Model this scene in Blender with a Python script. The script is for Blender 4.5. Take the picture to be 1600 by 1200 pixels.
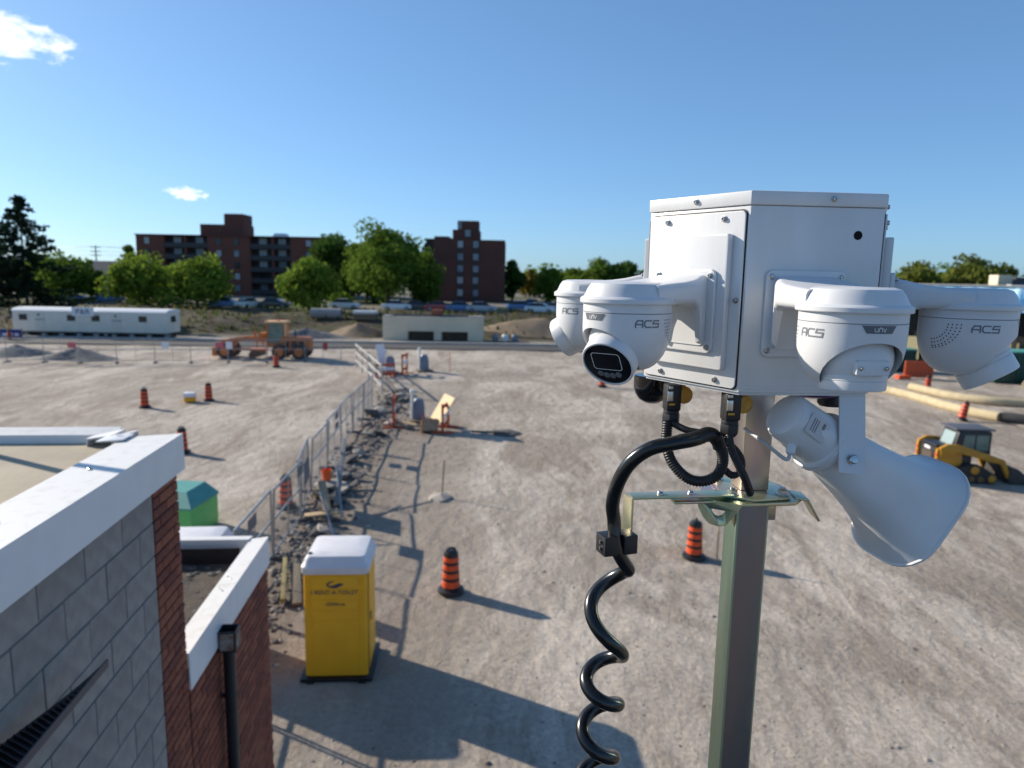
import bpy, bmesh, math, random
import numpy as np
from mathutils import Vector, Matrix

random.seed(7)
R = math.radians
for o in list(bpy.data.objects): bpy.data.objects.remove(o)
S = bpy.context.scene
COL = S.collection

# ------------------------------------------------------------------ camera
PITCH, ROLL = R(8.77), R(1.1)
cam = bpy.data.cameras.new('camera'); camo = bpy.data.objects.new('camera', cam); COL.objects.link(camo)
fw = Vector((0, math.cos(PITCH), -math.sin(PITCH))); u0 = Vector((0, math.sin(PITCH), math.cos(PITCH))); r0 = Vector((1, 0, 0))
rr = r0*math.cos(ROLL)+u0*math.sin(ROLL); uu = u0*math.cos(ROLL)-r0*math.sin(ROLL)
m = Matrix((rr, uu, -fw)).transposed().to_4x4(); m.translation = (0, 0, 7.2); camo.matrix_world = m
cam.sensor_width = 36; cam.lens = 36*1109/1600; cam.clip_start = .05; cam.clip_end = 6000
cam.dof.use_dof = True; cam.dof.focus_distance = 1.0; cam.dof.aperture_fstop = 6.0
S.camera = camo

# ------------------------------------------------------------------ sky and sun
SUN_EL = R(24); SD = Vector((-.887, .462, 0)).normalized()
w = bpy.data.worlds.new('World'); S.world = w; w.use_nodes = True
nt = w.node_tree; N = nt.nodes; L = nt.links; N.clear()
sky = N.new('ShaderNodeTexSky'); sky.sky_type = 'NISHITA'; sky.sun_disc = False
sky.sun_elevation = SUN_EL; sky.sun_rotation = math.atan2(SD.x, SD.y)
sky.air_density = .75; sky.dust_density = .55; sky.ozone_density = 5; sky.altitude = 100
bg = N.new('ShaderNodeBackground'); bg.inputs[1].default_value = .15
out = N.new('ShaderNodeOutputWorld')
# thin fair-weather clouds: two wisps, at infinity
tc = N.new('ShaderNodeTexCoord')
def cloud_mask(direction, stretch, size, thr):
    d = Vector(direction).normalized(); right = d.cross(Vector((0, 0, 1))).normalized(); up = right.cross(d)
    def dot(v, k):
        n = N.new('ShaderNodeVectorMath'); n.operation = 'DOT_PRODUCT'; L.new(tc.outputs['Generated'], n.inputs[0]); n.inputs[1].default_value = Vector(v)*k
        return n.outputs['Value']
    def math_(op, a, b=None):
        n = N.new('ShaderNodeMath'); n.operation = op
        for i, q in enumerate((a, b)):
            if q is None: continue
            if isinstance(q, (int, float)): n.inputs[i].default_value = q
            else: L.new(q, n.inputs[i])
        return n.outputs[0]
    a = dot(right, 1/(size*stretch)); b = dot(up, 1/size)
    rad = math_('SQRT', math_('ADD', math_('MULTIPLY', a, a), math_('MULTIPLY', b, b)))
    cx = N.new('ShaderNodeCombineXYZ'); L.new(a, cx.inputs[0]); L.new(b, cx.inputs[1])
    no = N.new('ShaderNodeTexNoise'); no.inputs['Scale'].default_value = 1.7; no.inputs['Detail'].default_value = 9; no.inputs['Roughness'].default_value = .62
    no.inputs['Distortion'].default_value = .4
    L.new(cx.outputs[0], no.inputs['Vector'])
    v = math_('SUBTRACT', math_('ADD', math_('MULTIPLY', math_('SUBTRACT', 1.0, rad), .75), math_('MULTIPLY', math_('SUBTRACT', no.outputs['Fac'], .5), 2.2)), thr)
    front = math_('GREATER_THAN', dot(d, 1), .5)
    n = N.new('ShaderNodeClamp'); L.new(math_('MULTIPLY', math_('MULTIPLY', v, 2.0), front), n.inputs[0])
    return n.outputs[0]
def ray(x, y): return fw + rr*((x-800)/1109) + uu*((600-y)/1109)
gm = N.new('ShaderNodeGamma'); gm.inputs[1].default_value = .66; L.new(sky.outputs[0], gm.inputs[0])
wb = N.new('ShaderNodeMix'); wb.data_type = 'RGBA'; wb.blend_type = 'MULTIPLY'; wb.inputs[0].default_value = 1; L.new(gm.outputs[0], wb.inputs[6]); wb.inputs[7].default_value = (.74, 1.0, 1.20, 1); cur = wb.outputs[2]
for d, st, sz, th in ((ray(-16, 50), 2.6, .028, .02), (ray(291, 303), 2.4, .0105, .10)):
    mk = cloud_mask(d, st, sz, th)
    mx = N.new('ShaderNodeMix'); mx.data_type = 'RGBA'; L.new(mk, mx.inputs[0]); L.new(cur, mx.inputs[6]); mx.inputs[7].default_value = (6.2, 6.3, 6.5, 1)
    cur = mx.outputs[2]
L.new(cur, bg.inputs[0]); L.new(bg.outputs[0], out.inputs[0])
sl = bpy.data.lights.new('sun', 'SUN'); sl.energy = 4.6; sl.angle = R(.53); sl.color = (1, .90, .76)
so = bpy.data.objects.new('sun', sl); COL.objects.link(so)
sv = Vector((SD.x*math.cos(SUN_EL), SD.y*math.cos(SUN_EL), math.sin(SUN_EL)))
so.rotation_euler = sv.to_track_quat('Z', 'Y').to_euler(); so.location = (-30, 20, 40)
S.view_settings.view_transform = 'Standard'; S.view_settings.look = 'None'; S.view_settings.exposure = 0.62; S.view_settings.gamma = 1
S.render.engine = 'CYCLES'

# ------------------------------------------------------------------ materials
MATS = {}
def mat(name, c1, c2=None, scale=3., rough=.7, metal=0., bump=0., bscale=None, detail=5, stretch=(1, 1, 1), fac=(.35, .65), coat=0., trans=0.):
    if name in MATS: return MATS[name]
    mm = bpy.data.materials.new(name); mm.use_nodes = True; t = mm.node_tree; b = t.nodes['Principled BSDF']
    b.inputs['Roughness'].default_value = rough; b.inputs['Metallic'].default_value = metal
    b.inputs['Base Color'].default_value = (*c1, 1)
    if coat: b.inputs['Coat Weight'].default_value = coat
    if trans: b.inputs['Transmission Weight'].default_value = trans
    tcn = t.nodes.new('ShaderNodeTexCoord'); mp = t.nodes.new('ShaderNodeMapping'); mp.inputs['Scale'].default_value = stretch
    t.links.new(tcn.outputs['Object'], mp.inputs[0])
    if c2:
        no = t.nodes.new('ShaderNodeTexNoise'); no.inputs['Scale'].default_value = scale; no.inputs['Detail'].default_value = detail
        t.links.new(mp.outputs[0], no.inputs['Vector'])
        rm = t.nodes.new('ShaderNodeValToRGB'); rm.color_ramp.elements[0].position = fac[0]; rm.color_ramp.elements[1].position = fac[1]
        rm.color_ramp.elements[0].color = (*c1, 1); rm.color_ramp.elements[1].color = (*c2, 1)
        t.links.new(no.outputs['Fac'], rm.inputs[0]); t.links.new(rm.outputs[0], b.inputs['Base Color'])
    if bump:
        nb = t.nodes.new('ShaderNodeTexNoise'); nb.inputs['Scale'].default_value = bscale or scale*4; nb.inputs['Detail'].default_value = 6
        t.links.new(mp.outputs[0], nb.inputs['Vector'])
        bp = t.nodes.new('ShaderNodeBump'); bp.inputs['Strength'].default_value = bump; bp.inputs['Distance'].default_value = .02
        t.links.new(nb.outputs['Fac'], bp.inputs['Height']); t.links.new(bp.outputs[0], b.inputs['Normal'])
    MATS[name] = mm; return mm

def ramp_mat(name, stops, scale, rough, metal, stretch=(1, 1, 1), bump=0.):
    mm = mat(name, stops[0][1], stops[-1][1], scale, rough, metal, bump=bump, bscale=scale*8, stretch=stretch)
    rm = [n for n in mm.node_tree.nodes if n.type == 'VALTORGB'][0].color_ramp
    while len(rm.elements) > 1: rm.elements.remove(rm.elements[-1])
    rm.elements[0].position = stops[0][0]; rm.elements[0].color = (*stops[0][1], 1)
    for p, c in stops[1:]:
        e = rm.elements.new(p); e.color = (*c, 1)
    return mm

def leaf_mat(name, c1, c2, sc=.35):
    mm = bpy.data.materials.new(name); mm.use_nodes = True; t = mm.node_tree; t.nodes.clear()
    o = t.nodes.new('ShaderNodeOutputMaterial'); d = t.nodes.new('ShaderNodeBsdfDiffuse'); tr = t.nodes.new('ShaderNodeBsdfTranslucent')
    mx = t.nodes.new('ShaderNodeMixShader'); mx.inputs[0].default_value = .38
    tcn = t.nodes.new('ShaderNodeTexCoord'); no = t.nodes.new('ShaderNodeTexNoise'); no.inputs['Scale'].default_value = sc; no.inputs['Detail'].default_value = 8
    no.inputs['Roughness'].default_value = .7
    t.links.new(tcn.outputs['Object'], no.inputs['Vector'])
    rm = t.nodes.new('ShaderNodeValToRGB'); rm.color_ramp.elements[0].position = .34; rm.color_ramp.elements[1].position = .66
    rm.color_ramp.elements[0].color = (*c1, 1); rm.color_ramp.elements[1].color = (*c2, 1)
    t.links.new(no.outputs['Fac'], rm.inputs[0])
    t.links.new(rm.outputs[0], d.inputs[0]); t.links.new(rm.outputs[0], tr.inputs[0])
    t.links.new(d.outputs[0], mx.inputs[1]); t.links.new(tr.outputs[0], mx.inputs[2]); t.links.new(mx.outputs[0], o.inputs[0])
    return mm

WHITE = mat('white_powder_coat', (.65, .65, .65), (.585, .585, .58), 16, .29, bump=.025, bscale=350, stretch=(1, 1, .22))
WPLAST = mat('white_camera_plastic', (.655, .66, .665), (.60, .605, .61), 9, .40, bump=.02, bscale=900)
GREYPL = mat('grey_badge_plastic', (.10, .11, .13), rough=.45)
LOGO = mat('grey_logo_print', (.17, .18, .20), rough=.6)
PALE = mat('pale_badge_print', (.78, .78, .78), rough=.5)
SEAM = mat('dark_seam', (.16, .165, .175), rough=.8)
BLACKGL = mat('black_gloss_lens', (.006, .006, .008), rough=.08)
BLACKRUB = mat('black_rubber', (.006, .006, .0065), (.012, .012, .012), 30, .42, bump=.05, bscale=200)
CABLE = mat('black_cable_jacket', (.0035, .0035, .004), (.007, .007, .007), 40, .24, coat=.15)
BLACKPL = mat('black_plastic', (.006, .006, .007), (.011, .011, .012), 20, .45)
STEEL = mat('stainless_steel', (.55, .54, .52), (.42, .41, .40), 60, .28, 1.)
LEDM = mat('led_lens', (.13, .135, .14), rough=.1)
YCAP = mat('yellow_brass_cap', (.62, .29, .02), (.50, .22, .02), 30, .4)
PURPLE = mat('purple_plastic', (.07, .03, .16), rough=.3)
ZINC = ramp_mat('yellow_zinc_plating', [(.28, (.24, .40, .28)), (.42, (.44, .46, .30)), (.50, (.56, .48, .32)), (.58, (.50, .37, .37)), (.70, (.26, .44, .37))], 5.5, .27, .82, stretch=(2.2, 2.2, .8), bump=.03)
ZINCL = ramp_mat('dark_zinc_plating', [(.28, (.16, .33, .22)), (.42, (.19, .25, .19)), (.51, (.24, .17, .19)), (.58, (.16, .17, .22)), (.72, (.22, .36, .26))], 3.2, .27, .88, stretch=(2.0, 2.0, .55), bump=.03)
HOLE = mat('black_hole', (.004, .004, .004), rough=1.)
CONC = mat('grey_concrete_block', (.37, .33, .29), (.295, .265, .235), 14, .92, bump=.5, bscale=160, detail=10)
CONC2 = mat('grey_concrete_block_dark', (.335, .30, .265), (.27, .242, .215), 11, .92, bump=.5, bscale=150, detail=10)
MORTAR = mat('mortar', (.22, .21, .195), (.18, .172, .16), 20, .95, bump=.3, bscale=150)
BRICKS = [mat('red_brick_a', (.29, .080, .040), (.20, .056, .032), 25, .9, bump=.4, bscale=140),
          mat('red_brick_b', (.33, .105, .052), (.25, .076, .042), 25, .9, bump=.4, bscale=140),
          mat('red_brick_c', (.22, .062, .036), (.155, .046, .030), 25, .9, bump=.4, bscale=140)]
BMORT = mat('brick_mortar', (.12, .075, .055), (.09, .06, .045), 20, .95)
COPING = mat('white_metal_coping', (.74, .735, .725), (.70, .695, .685), 6, .42, bump=.03, bscale=40)
DIRTYCOP = mat('weathered_coping_top', (.70, .69, .665), (.56, .535, .50), 12, .55, bump=.05, bscale=60, fac=(.52, .82), detail=9)
ROOFTAN = mat('tan_roof_membrane', (.42, .355, .25), (.33, .28, .20), 2.5, .85, bump=.15, bscale=30)
ROOFDARK = mat('dark_ballast_roof', (.035, .029, .025), (.085, .066, .05), 4, .95, bump=.6, bscale=40, detail=9)
BLACKMET = mat('black_painted_metal', (.014, .014, .018), (.022, .022, .026), 8, .42)
RUST = mat('rusted_flashing', (.17, .06, .025), (.30, .27, .23), 16, .8)
YEL = mat('yellow_polyethylene', (.92, .44, .014), (.86, .40, .014), 2.5, .46, bump=.03, bscale=50)
PROOF = mat('white_translucent_roof', (.74, .72, .72), (.66, .64, .65), 3, .5)
NAVY = mat('navy_print', (.03, .04, .09), rough=.6)
ORANGE = mat('orange_reflective_band', (.78, .085, .012), (.66, .07, .012), 12, .5)
ORANGEP = mat('orange_painted_wood', (.58, .10, .03), (.44, .075, .028), 9, .7)
ORANGEM = mat('orange_machine_paint', (.60, .17, .02), (.46, .125, .02), 3, .5, bump=.02)
CATY = mat('yellow_machine_paint', (.50, .245, .012), (.40, .19, .013), 3, .5)
GALV = mat('galvanised_steel', (.38, .39, .40), (.30, .31, .32), 20, .45, .7)
WOOD = mat('pale_lumber', (.50, .37, .22), (.40, .28, .16), 6, .8, stretch=(1, 6, 6))
PLY = mat('plywood_sheet', (.60, .46, .27), (.52, .39, .22), 4, .75, stretch=(1, 4, 1))
OLDWOOD = mat('weathered_timber', (.20, .16, .11), (.13, .105, .075), 7, .9, stretch=(1, 5, 5))
ASPH = mat('broken_asphalt', (.12, .11, .105), (.075, .07, .07), 6, .95, bump=.5, bscale=40)
STONE = mat('pale_stone', (.40, .36, .31), (.29, .26, .22), 5, .95, bump=.4, bscale=30)
TYRE = mat('tyre_rubber', (.025, .024, .023), (.05, .045, .04), 9, .9)
GLASSD = mat('dark_window_glass', (.02, .025, .03), rough=.08)
GLASSG = mat('green_tinted_glass', (.10, .17, .14), (.16, .23, .20), 2, .1)
WINB = mat('sky_lit_window_glass', (.22, .26, .30), (.14, .17, .20), .8, .12)
CURT = mat('pale_curtained_window', (.42, .43, .42), (.34, .35, .36), 2, .4)
TRAIL = mat('cream_trailer_siding', (.78, .72, .60), (.72, .66, .55), 1.2, .6, bump=.02)
TRROOF = mat('white_trailer_roof', (.82, .81, .79), rough=.5)
BLUE = mat('blue_banner', (.02, .05, .22), rough=.6)
PINK = mat('pink_sign', (.62, .14, .16), rough=.6)
SIGNW = mat('white_sign', (.78, .78, .78), rough=.5)
BEIGE = mat('beige_precast_panel', (.70, .61, .45), (.62, .54, .40), .6, .8, bump=.03)
GREENP = mat('green_plastic_panel', (.16, .58, .16), (.13, .52, .13), 2, .5)
TEAL = mat('teal_green', (.09, .34, .28), (.075, .29, .245), 2, .55)
GRAVEL = mat('grey_crushed_stone', (.17, .165, .16), (.11, .108, .106), 3, .95, bump=.8, bscale=14)
HOSE = mat('tan_filter_sock', (.52, .43, .27), (.43, .35, .22), 2.5, .9, bump=.2, bscale=12)
HOSED = mat('dark_filter_sock', (.06, .058, .055), (.04, .04, .04), 3, .9)
DKGREEN = mat('dark_green_container', (.016, .062, .046), (.012, .046, .036), 1.5, .6)
BLUEWRAP = mat('light_blue_membrane', (.26, .60, .86), (.60, .82, .92), .9, .6, stretch=(1.6, 1, .25), fac=(.4, .62))
APT = mat('brown_red_brickwork', (.185, .066, .042), (.145, .053, .036), .25, .92)
APT2 = mat('dark_brown_brickwork', (.135, .054, .038), (.108, .044, .033), .25, .92)
DARKREC = mat('dark_balcony_concrete', (.055, .050, .050), (.040, .037, .038), .5, .9)
BARK = mat('tree_bark', (.075, .055, .04), (.05, .038, .03), 2, .95)
ROAD = mat('asphalt_road', (.060, .058, .057), (.045, .044, .044), .6, .9, bump=.2, bscale=20)
KERB = mat('concrete_kerb', (.42, .40, .36), (.35, .33, .30), 1.5, .9)
CONCP = mat('concrete_pipe', (.33, .32, .31), (.26, .25, .24), .8, .9)
PIPEW = mat('white_pvc_pipe', (.76, .76, .74), rough=.5)
BLUEGR = mat('shaded_white_wrap', (.20, .23, .28), (.14, .165, .21), 2, .5)  # white wrap given the blue-grey of its shaded side
HOUSE = mat('house_siding', (.42, .40, .37), rough=.8)
ROOFSH = mat('grey_shingle', (.12, .11, .11), rough=.9)
REDP = mat('red_paint', (.50, .05, .03), rough=.6)

# ------------------------------------------------------------------ mesh helpers
class MB:
    def __init__(s): s.v = []; s.f = []; s.mi = []; s.cur = 0
    def add(s, vs, fs):
        n = len(s.v); s.v += [tuple(p) for p in vs]; s.f += [tuple(i+n for i in f) for f in fs]; s.mi += [s.cur]*len(fs); return s
    def mat(s, i): s.cur = i; return s
    def box(s, c, d, rot=None, taper=None):
        x, y, z = d[0]/2, d[1]/2, d[2]/2
        tx, ty = taper or (1, 1)
        vs = [Vector((sx*x*(tx if sz > 0 else 1), sy*y*(ty if sz > 0 else 1), sz*z)) for sz in (-1, 1) for sx, sy in ((-1, -1), (1, -1), (1, 1), (-1, 1))]
        if rot is not None: vs = [rot @ p for p in vs]
        c = Vector(c)
        return s.add([p+c for p in vs], [(0, 3, 2, 1), (4, 5, 6, 7), (0, 1, 5, 4), (1, 2, 6, 5), (2, 3, 7, 6), (3, 0, 4, 7)])
    def bar(s, a, b, wd, h=None, up=(0, 0, 1)):
        a, b = Vector(a), Vector(b); h = h or wd; d = (b-a); l = d.length; d.normalize()
        x = d.cross(Vector(up))
        if x.length < 1e-4: x = d.cross(Vector((1, 0, 0)))
        x.normalize(); z = x.cross(d)
        rot = Matrix((x, d, z)).transposed()
        return s.box((a+b)/2, (wd, l, h), rot)
    def tube(s, pts, r, seg=10, cap=True):
        pts = [Vector(p) for p in pts]; rs = r if isinstance(r, (list, tuple)) else [r]*len(pts)
        n = len(pts); t0 = (pts[1]-pts[0]).normalized()
        up = Vector((0, 0, 1)) if abs(t0.z) < .9 else Vector((1, 0, 0))
        x = t0.cross(up).normalized(); vs = []; fs = []
        for i in range(n):
            t = (pts[min(i+1, n-1)]-pts[max(i-1, 0)]).normalized()
            x = (x - t*x.dot(t)).normalized(); y = t.cross(x)
            vs += [pts[i]+(x*math.cos(k*2*math.pi/seg)+y*math.sin(k*2*math.pi/seg))*rs[i] for k in range(seg)]
        for i in range(n-1):
            fs += [(i*seg+k, i*seg+(k+1) % seg, (i+1)*seg+(k+1) % seg, (i+1)*seg+k) for k in range(seg)]
        if cap: fs += [tuple(range(seg))[::-1], tuple((n-1)*seg+k for k in range(seg))]
        return s.add(vs, fs)
    def cyl(s, a, b, r, r2=None, seg=16): return s.tube([a, b], [r, r if r2 is None else r2], seg)
    def lathe(s, prof, seg=32, M=None):
        vs = []; fs = []; n = len(prof)
        for r, z in prof:
            vs += [Vector((r*math.cos(k*2*math.pi/seg), r*math.sin(k*2*math.pi/seg), z)) for k in range(seg)]
        for i in range(n-1):
            fs += [(i*seg+k, i*seg+(k+1) % seg, (i+1)*seg+(k+1) % seg, (i+1)*seg+k) for k in range(seg)]
        fs += [tuple(range(seg))[::-1], tuple((n-1)*seg+k for k in range(seg))]
        if prof[0][1] > prof[-1][1]: fs = [f[::-1] for f in fs]
        if M is not None: vs = [M @ p for p in vs]
        return s.add(vs, fs)
    def prism(s, poly, z0, z1, M=None):
        n = len(poly); a = sum(poly[i][0]*poly[(i+1) % n][1]-poly[(i+1) % n][0]*poly[i][1] for i in range(n))
        if a < 0: poly = poly[::-1]
        vs = [Vector((p[0], p[1], z0)) for p in poly]+[Vector((p[0], p[1], z1)) for p in poly]
        if M is not None: vs = [M @ p for p in vs]
        return s.add(vs, [tuple(range(n))[::-1], tuple(range(n, 2*n))]+[(i, (i+1) % n, n+(i+1) % n, n+i) for i in range(n)])
    def loft(s, secs, cap=True):
        n = len(secs[0]); vs = [p for q in secs for p in q]; fs = []
        for i in range(len(secs)-1): fs += [(i*n+k, i*n+(k+1) % n, (i+1)*n+(k+1) % n, (i+1)*n+k) for k in range(n)]
        if cap: fs += [tuple(range(n))[::-1], tuple((len(secs)-1)*n+k for k in range(n))]
        return s.add(vs, fs)
    def mesh(s, name, mats, smooth=35, bevel=0, bseg=2, fix=False):
        me = bpy.data.meshes.new(name); me.from_pydata(s.v, [], s.f)
        for mm in (mats if isinstance(mats, (list, tuple)) else [mats]): me.materials.append(mm)
        if any(s.mi): me.polygons.foreach_set('material_index', s.mi)
        if bevel or fix:
            bm = bmesh.new(); bm.from_mesh(me)
            if fix: bmesh.ops.recalc_face_normals(bm, faces=bm.faces)
            if bevel:
                es = [e for e in bm.edges if len(e.link_faces) == 2 and e.calc_face_angle(0) > R(32)]
                bmesh.ops.bevel(bm, geom=es, offset=bevel, segments=bseg, affect='EDGES', profile=.6, clamp_overlap=True)
            bm.to_mesh(me); bm.free()
        if smooth:
            me.polygons.foreach_set('use_smooth', [True]*len(me.polygons)); me.set_sharp_from_angle(angle=R(smooth))
        me.update(); return me
    def build(s, name, mats, parent=None, **k):
        o = bpy.data.objects.new(name, s.mesh(name, mats, **k)); COL.objects.link(o)
        if parent is not None: o.parent = parent
        return o

def thing(name, label, cat, loc=(0, 0, 0), rz=0, group=None):
    o = bpy.data.objects.new(name, None); COL.objects.link(o); o.location = loc; o.rotation_euler = (0, 0, rz)
    o.empty_display_size = .1; return tag(o, label, cat, group)
def tag(o, label, cat, group=None):
    o['label'] = label; o['category'] = cat
    if group: o['group'] = group
    return o
def struct(o): o['kind'] = 'structure'; return o
def stuff(o): o['kind'] = 'stuff'; return o
KIDS = {}
def copy_tree(o, parent=None):
    c = o.copy(); COL.objects.link(c); c.parent = parent
    for ch in o.children: copy_tree(ch, c)
    return c
def inst(me, name, parent, loc=(0, 0, 0), rz=0):
    o = bpy.data.objects.new(name, me); COL.objects.link(o); o.parent = parent; o.location = loc; o.rotation_euler = (0, 0, rz); return o
def rrect(hw, hh, r, n=5):
    pts = []
    for cx, cy, a0 in ((hw-r, hh-r, 0), (-hw+r, hh-r, 90), (-hw+r, -hh+r, 180), (hw-r, -hh+r, 270)):
        pts += [(cx+r*math.cos(R(a0+90*k/n)), cy+r*math.sin(R(a0+90*k/n))) for k in range(n+1)]
    return pts
def frame(o, x, y, z): # 4x4 from axes
    mm = Matrix((Vector(x), Vector(y), Vector(z))).transposed().to_4x4(); mm.translation = Vector(o); return mm
def axis_frame(o, z, up=(0, 0, 1)):
    z = Vector(z).normalized(); x = Vector(up).cross(z)
    if x.length < 1e-3: x = Vector((1, 0, 0))
    x.normalize(); return frame(o, x, z.cross(x), z)
def spline(pts, n=8):
    pts = [Vector(p) for p in pts]; res = []
    for i in range(len(pts)-1):
        p0 = pts[max(i-1, 0)]; p1 = pts[i]; p2 = pts[i+1]; p3 = pts[min(i+2, len(pts)-1)]
        for k in range(n):
            t = k/n
            res.append(.5*((2*p1)+(p2-p0)*t+(2*p0-5*p1+4*p2-p3)*t*t+(3*p1-p0-3*p2+p3)*t**3))
    return res+[pts[-1]]
def text(s, size, name, mt, parent, M, ext=.002, wide=1.0):
    cu = bpy.data.curves.new(name, 'FONT'); cu.body = s; cu.size = size; cu.extrude = ext; cu.align_x = 'CENTER'; cu.align_y = 'CENTER'; cu.resolution_u = 2
    t = bpy.data.objects.new(name, cu); COL.objects.link(t)
    dg = bpy.context.evaluated_depsgraph_get(); me = bpy.data.meshes.new_from_object(t.evaluated_get(dg)); bpy.data.objects.remove(t)
    me.transform(M @ Matrix.Diagonal((wide, 1, 1, 1))); me.materials.clear(); me.materials.append(mt)
    o = bpy.data.objects.new(name, me); COL.objects.link(o); o.parent = parent; return o
ORD = 'first second third fourth fifth sixth seventh eighth ninth tenth eleventh twelfth thirteenth fourteenth fifteenth sixteenth'.split()
def smooth01(t): t = max(0., min(1., t)); return t*t*(3-2*t)

# ================================================================== SETTING
def gz(x, y):
    lim = 77 + 32*smooth01((x-16)/12)
    b = 1.75*smooth01((y-lim)/11)
    if 76 < y < 110 and x < 30: b += .35*math.sin(x*.35+1)*math.sin(y*.4)*smooth01((y-78)/5)*smooth01((105-y)/8)
    n = .02*math.sin(x*.9+.4*y)+.015*math.sin(1.7*y-.6*x)+.015*math.sin(.23*x+.31*y)
    return b + n*smooth01((y-6)/6) - .02
def grid(vals): return vals
xs = sorted(set([round(v, 3) for v in list(np.arange(-80, 80.1, 1.0))+list(np.arange(-400, -80, 16))+list(np.arange(96, 401, 16))+[-3000, -1500, -800, 800, 1500, 3000]]))
ys = sorted(set([round(v, 3) for v in list(np.arange(4, 130, .8))+list(np.arange(132, 300, 12))+[-300, -100, -40, -15, -5, 0, 400, 600, 1000, 2000, 3500]]))
vs = [(x, y, gz(x, y)) for y in ys for x in xs]; nx = len(xs)
fs = [(j*nx+i, j*nx+i+1, (j+1)*nx+i+1, (j+1)*nx+i) for j in range(len(ys)-1) for i in range(nx-1)]
def ground_material():
    mm = bpy.data.materials.new('compacted_gravel_ground'); mm.use_nodes = True; t = mm.node_tree; b = t.nodes['Principled BSDF']; b.inputs['Roughness'].default_value = .95
    b.inputs['Specular IOR Level'].default_value = .2
    tcn = t.nodes.new('ShaderNodeTexCoord')
    def noise(scale, stretch=(1, 1, 1), det=6, rot=0, rough=.55, dist=0):
        mp = t.nodes.new('ShaderNodeMapping'); mp.inputs['Scale'].default_value = stretch; mp.inputs['Rotation'].default_value = (0, 0, rot)
        t.links.new(tcn.outputs['Object'], mp.inputs[0])
        n = t.nodes.new('ShaderNodeTexNoise'); n.inputs['Scale'].default_value = scale; n.inputs['Detail'].default_value = det; n.inputs['Roughness'].default_value = rough
        n.inputs['Distortion'].default_value = dist
        t.links.new(mp.outputs[0], n.inputs['Vector']); return n.outputs['Fac']
    def rmp(f, a, b_, c1=(0, 0, 0), c2=(1, 1, 1)):
        r = t.nodes.new('ShaderNodeValToRGB'); r.color_ramp.elements[0].position = a; r.color_ramp.elements[1].position = b_
        r.color_ramp.elements[0].color = (*c1, 1); r.color_ramp.elements[1].color = (*c2, 1); t.links.new(f, r.inputs[0]); return r.outputs[0]
    def mix(f, a, c, mode='MIX'):
        n = t.nodes.new('ShaderNodeMix'); n.data_type = 'RGBA'; n.blend_type = mode
        if isinstance(f, float): n.inputs[0].default_value = f
        else: t.links.new(f, n.inputs[0])
        for i, q in ((6, a), (7, c)):
            if isinstance(q, tuple): n.inputs[i].default_value = (*q, 1)
            else: t.links.new(q, n.inputs[i])
        return n.outputs[2]
    base = rmp(noise(.11, det=7, rough=.65), .36, .64, (.315, .265, .215), (.54, .468, .388))
    c = mix(rmp(noise(.30, (1, .5, 1), 8, .4, .7, .9), .46, .60), base, (.60, .525, .44))
    c = mix(rmp(noise(.22, (1.7, .55, 1), 6, R(-18), .6, 1.2), .50, .62), c, (.345, .285, .225))
    c = mix(rmp(noise(.7, (1.9, .5, 1), 7, R(-25), .65, 1.0), .55, .74), c, (.27, .22, .172))
    c = mix(rmp(noise(1.1, (2.2, .45, 1), 6, R(20), .65, .8), .56, .76), c, (.56, .485, .40))
    c = mix(rmp(noise(7, det=9, rough=.75), .30, .72, (.66, .66, .66), (1.22, 1.22, 1.22)), c, c)
    f7 = rmp(noise(9, det=10, rough=.8), .32, .70, (.60, .60, .60), (1.25, 1.25, 1.25))
    c = mix(1.0, c, f7, 'MULTIPLY')
    f8 = rmp(noise(55, det=4, rough=.8), .30, .72, (.62, .62, .62), (1.3, 1.3, 1.3))
    c = mix(1.0, c, f8, 'MULTIPLY')
    wv = t.nodes.new('ShaderNodeTexWave'); wv.inputs['Scale'].default_value = .55; wv.inputs['Distortion'].default_value = 5; wv.inputs['Detail'].default_value = 4; wv.inputs['Detail Scale'].default_value = .35; wv.inputs['Detail Roughness'].default_value = .6
    mpw = t.nodes.new('ShaderNodeMapping'); mpw.inputs['Rotation'].default_value = (0, 0, R(38)); mpw.inputs['Scale'].default_value = (1, .35, 1); t.links.new(tcn.outputs['Object'], mpw.inputs[0]); t.links.new(mpw.outputs[0], wv.inputs['Vector'])
    trk = mix(1.0, rmp(wv.outputs['Fac'], .74, .95), rmp(noise(.09, det=5), .46, .60), 'MULTIPLY')
    trm = t.nodes.new('ShaderNodeMath'); trm.operation = 'MULTIPLY'; t.links.new(trk, trm.inputs[0]); trm.inputs[1].default_value = .3
    c = mix(trm.outputs[0], c, (.235, .193, .155))
    # berm: dry soil with weeds, beyond the road
    sep = t.nodes.new('ShaderNodeSeparateXYZ'); t.links.new(tcn.outputs['Object'], sep.inputs[0])
    yy = t.nodes.new('ShaderNodeMapRange'); yy.inputs[1].default_value = 74; yy.inputs[2].default_value = 79; t.links.new(sep.outputs[1], yy.inputs[0])
    soil = mix(rmp(noise(.25, (1, 1.5, 1), 8, 0, .7), .42, .60), (.066, .050, .037), (.055, .060, .025))
    soil = mix(rmp(noise(.5, det=7), .55, .72), soil, (.15, .115, .082))
    c = mix(yy.outputs[0], c, soil)
    y2 = t.nodes.new('ShaderNodeMapRange'); y2.inputs[1].default_value = 98; y2.inputs[2].default_value = 102; t.links.new(sep.outputs[1], y2.inputs[0])
    far = mix(rmp(noise(.05, det=4), .46, .54), (.055, .075, .022), (.20, .18, .155))
    c = mix(y2.outputs[0], c, far)
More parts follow.
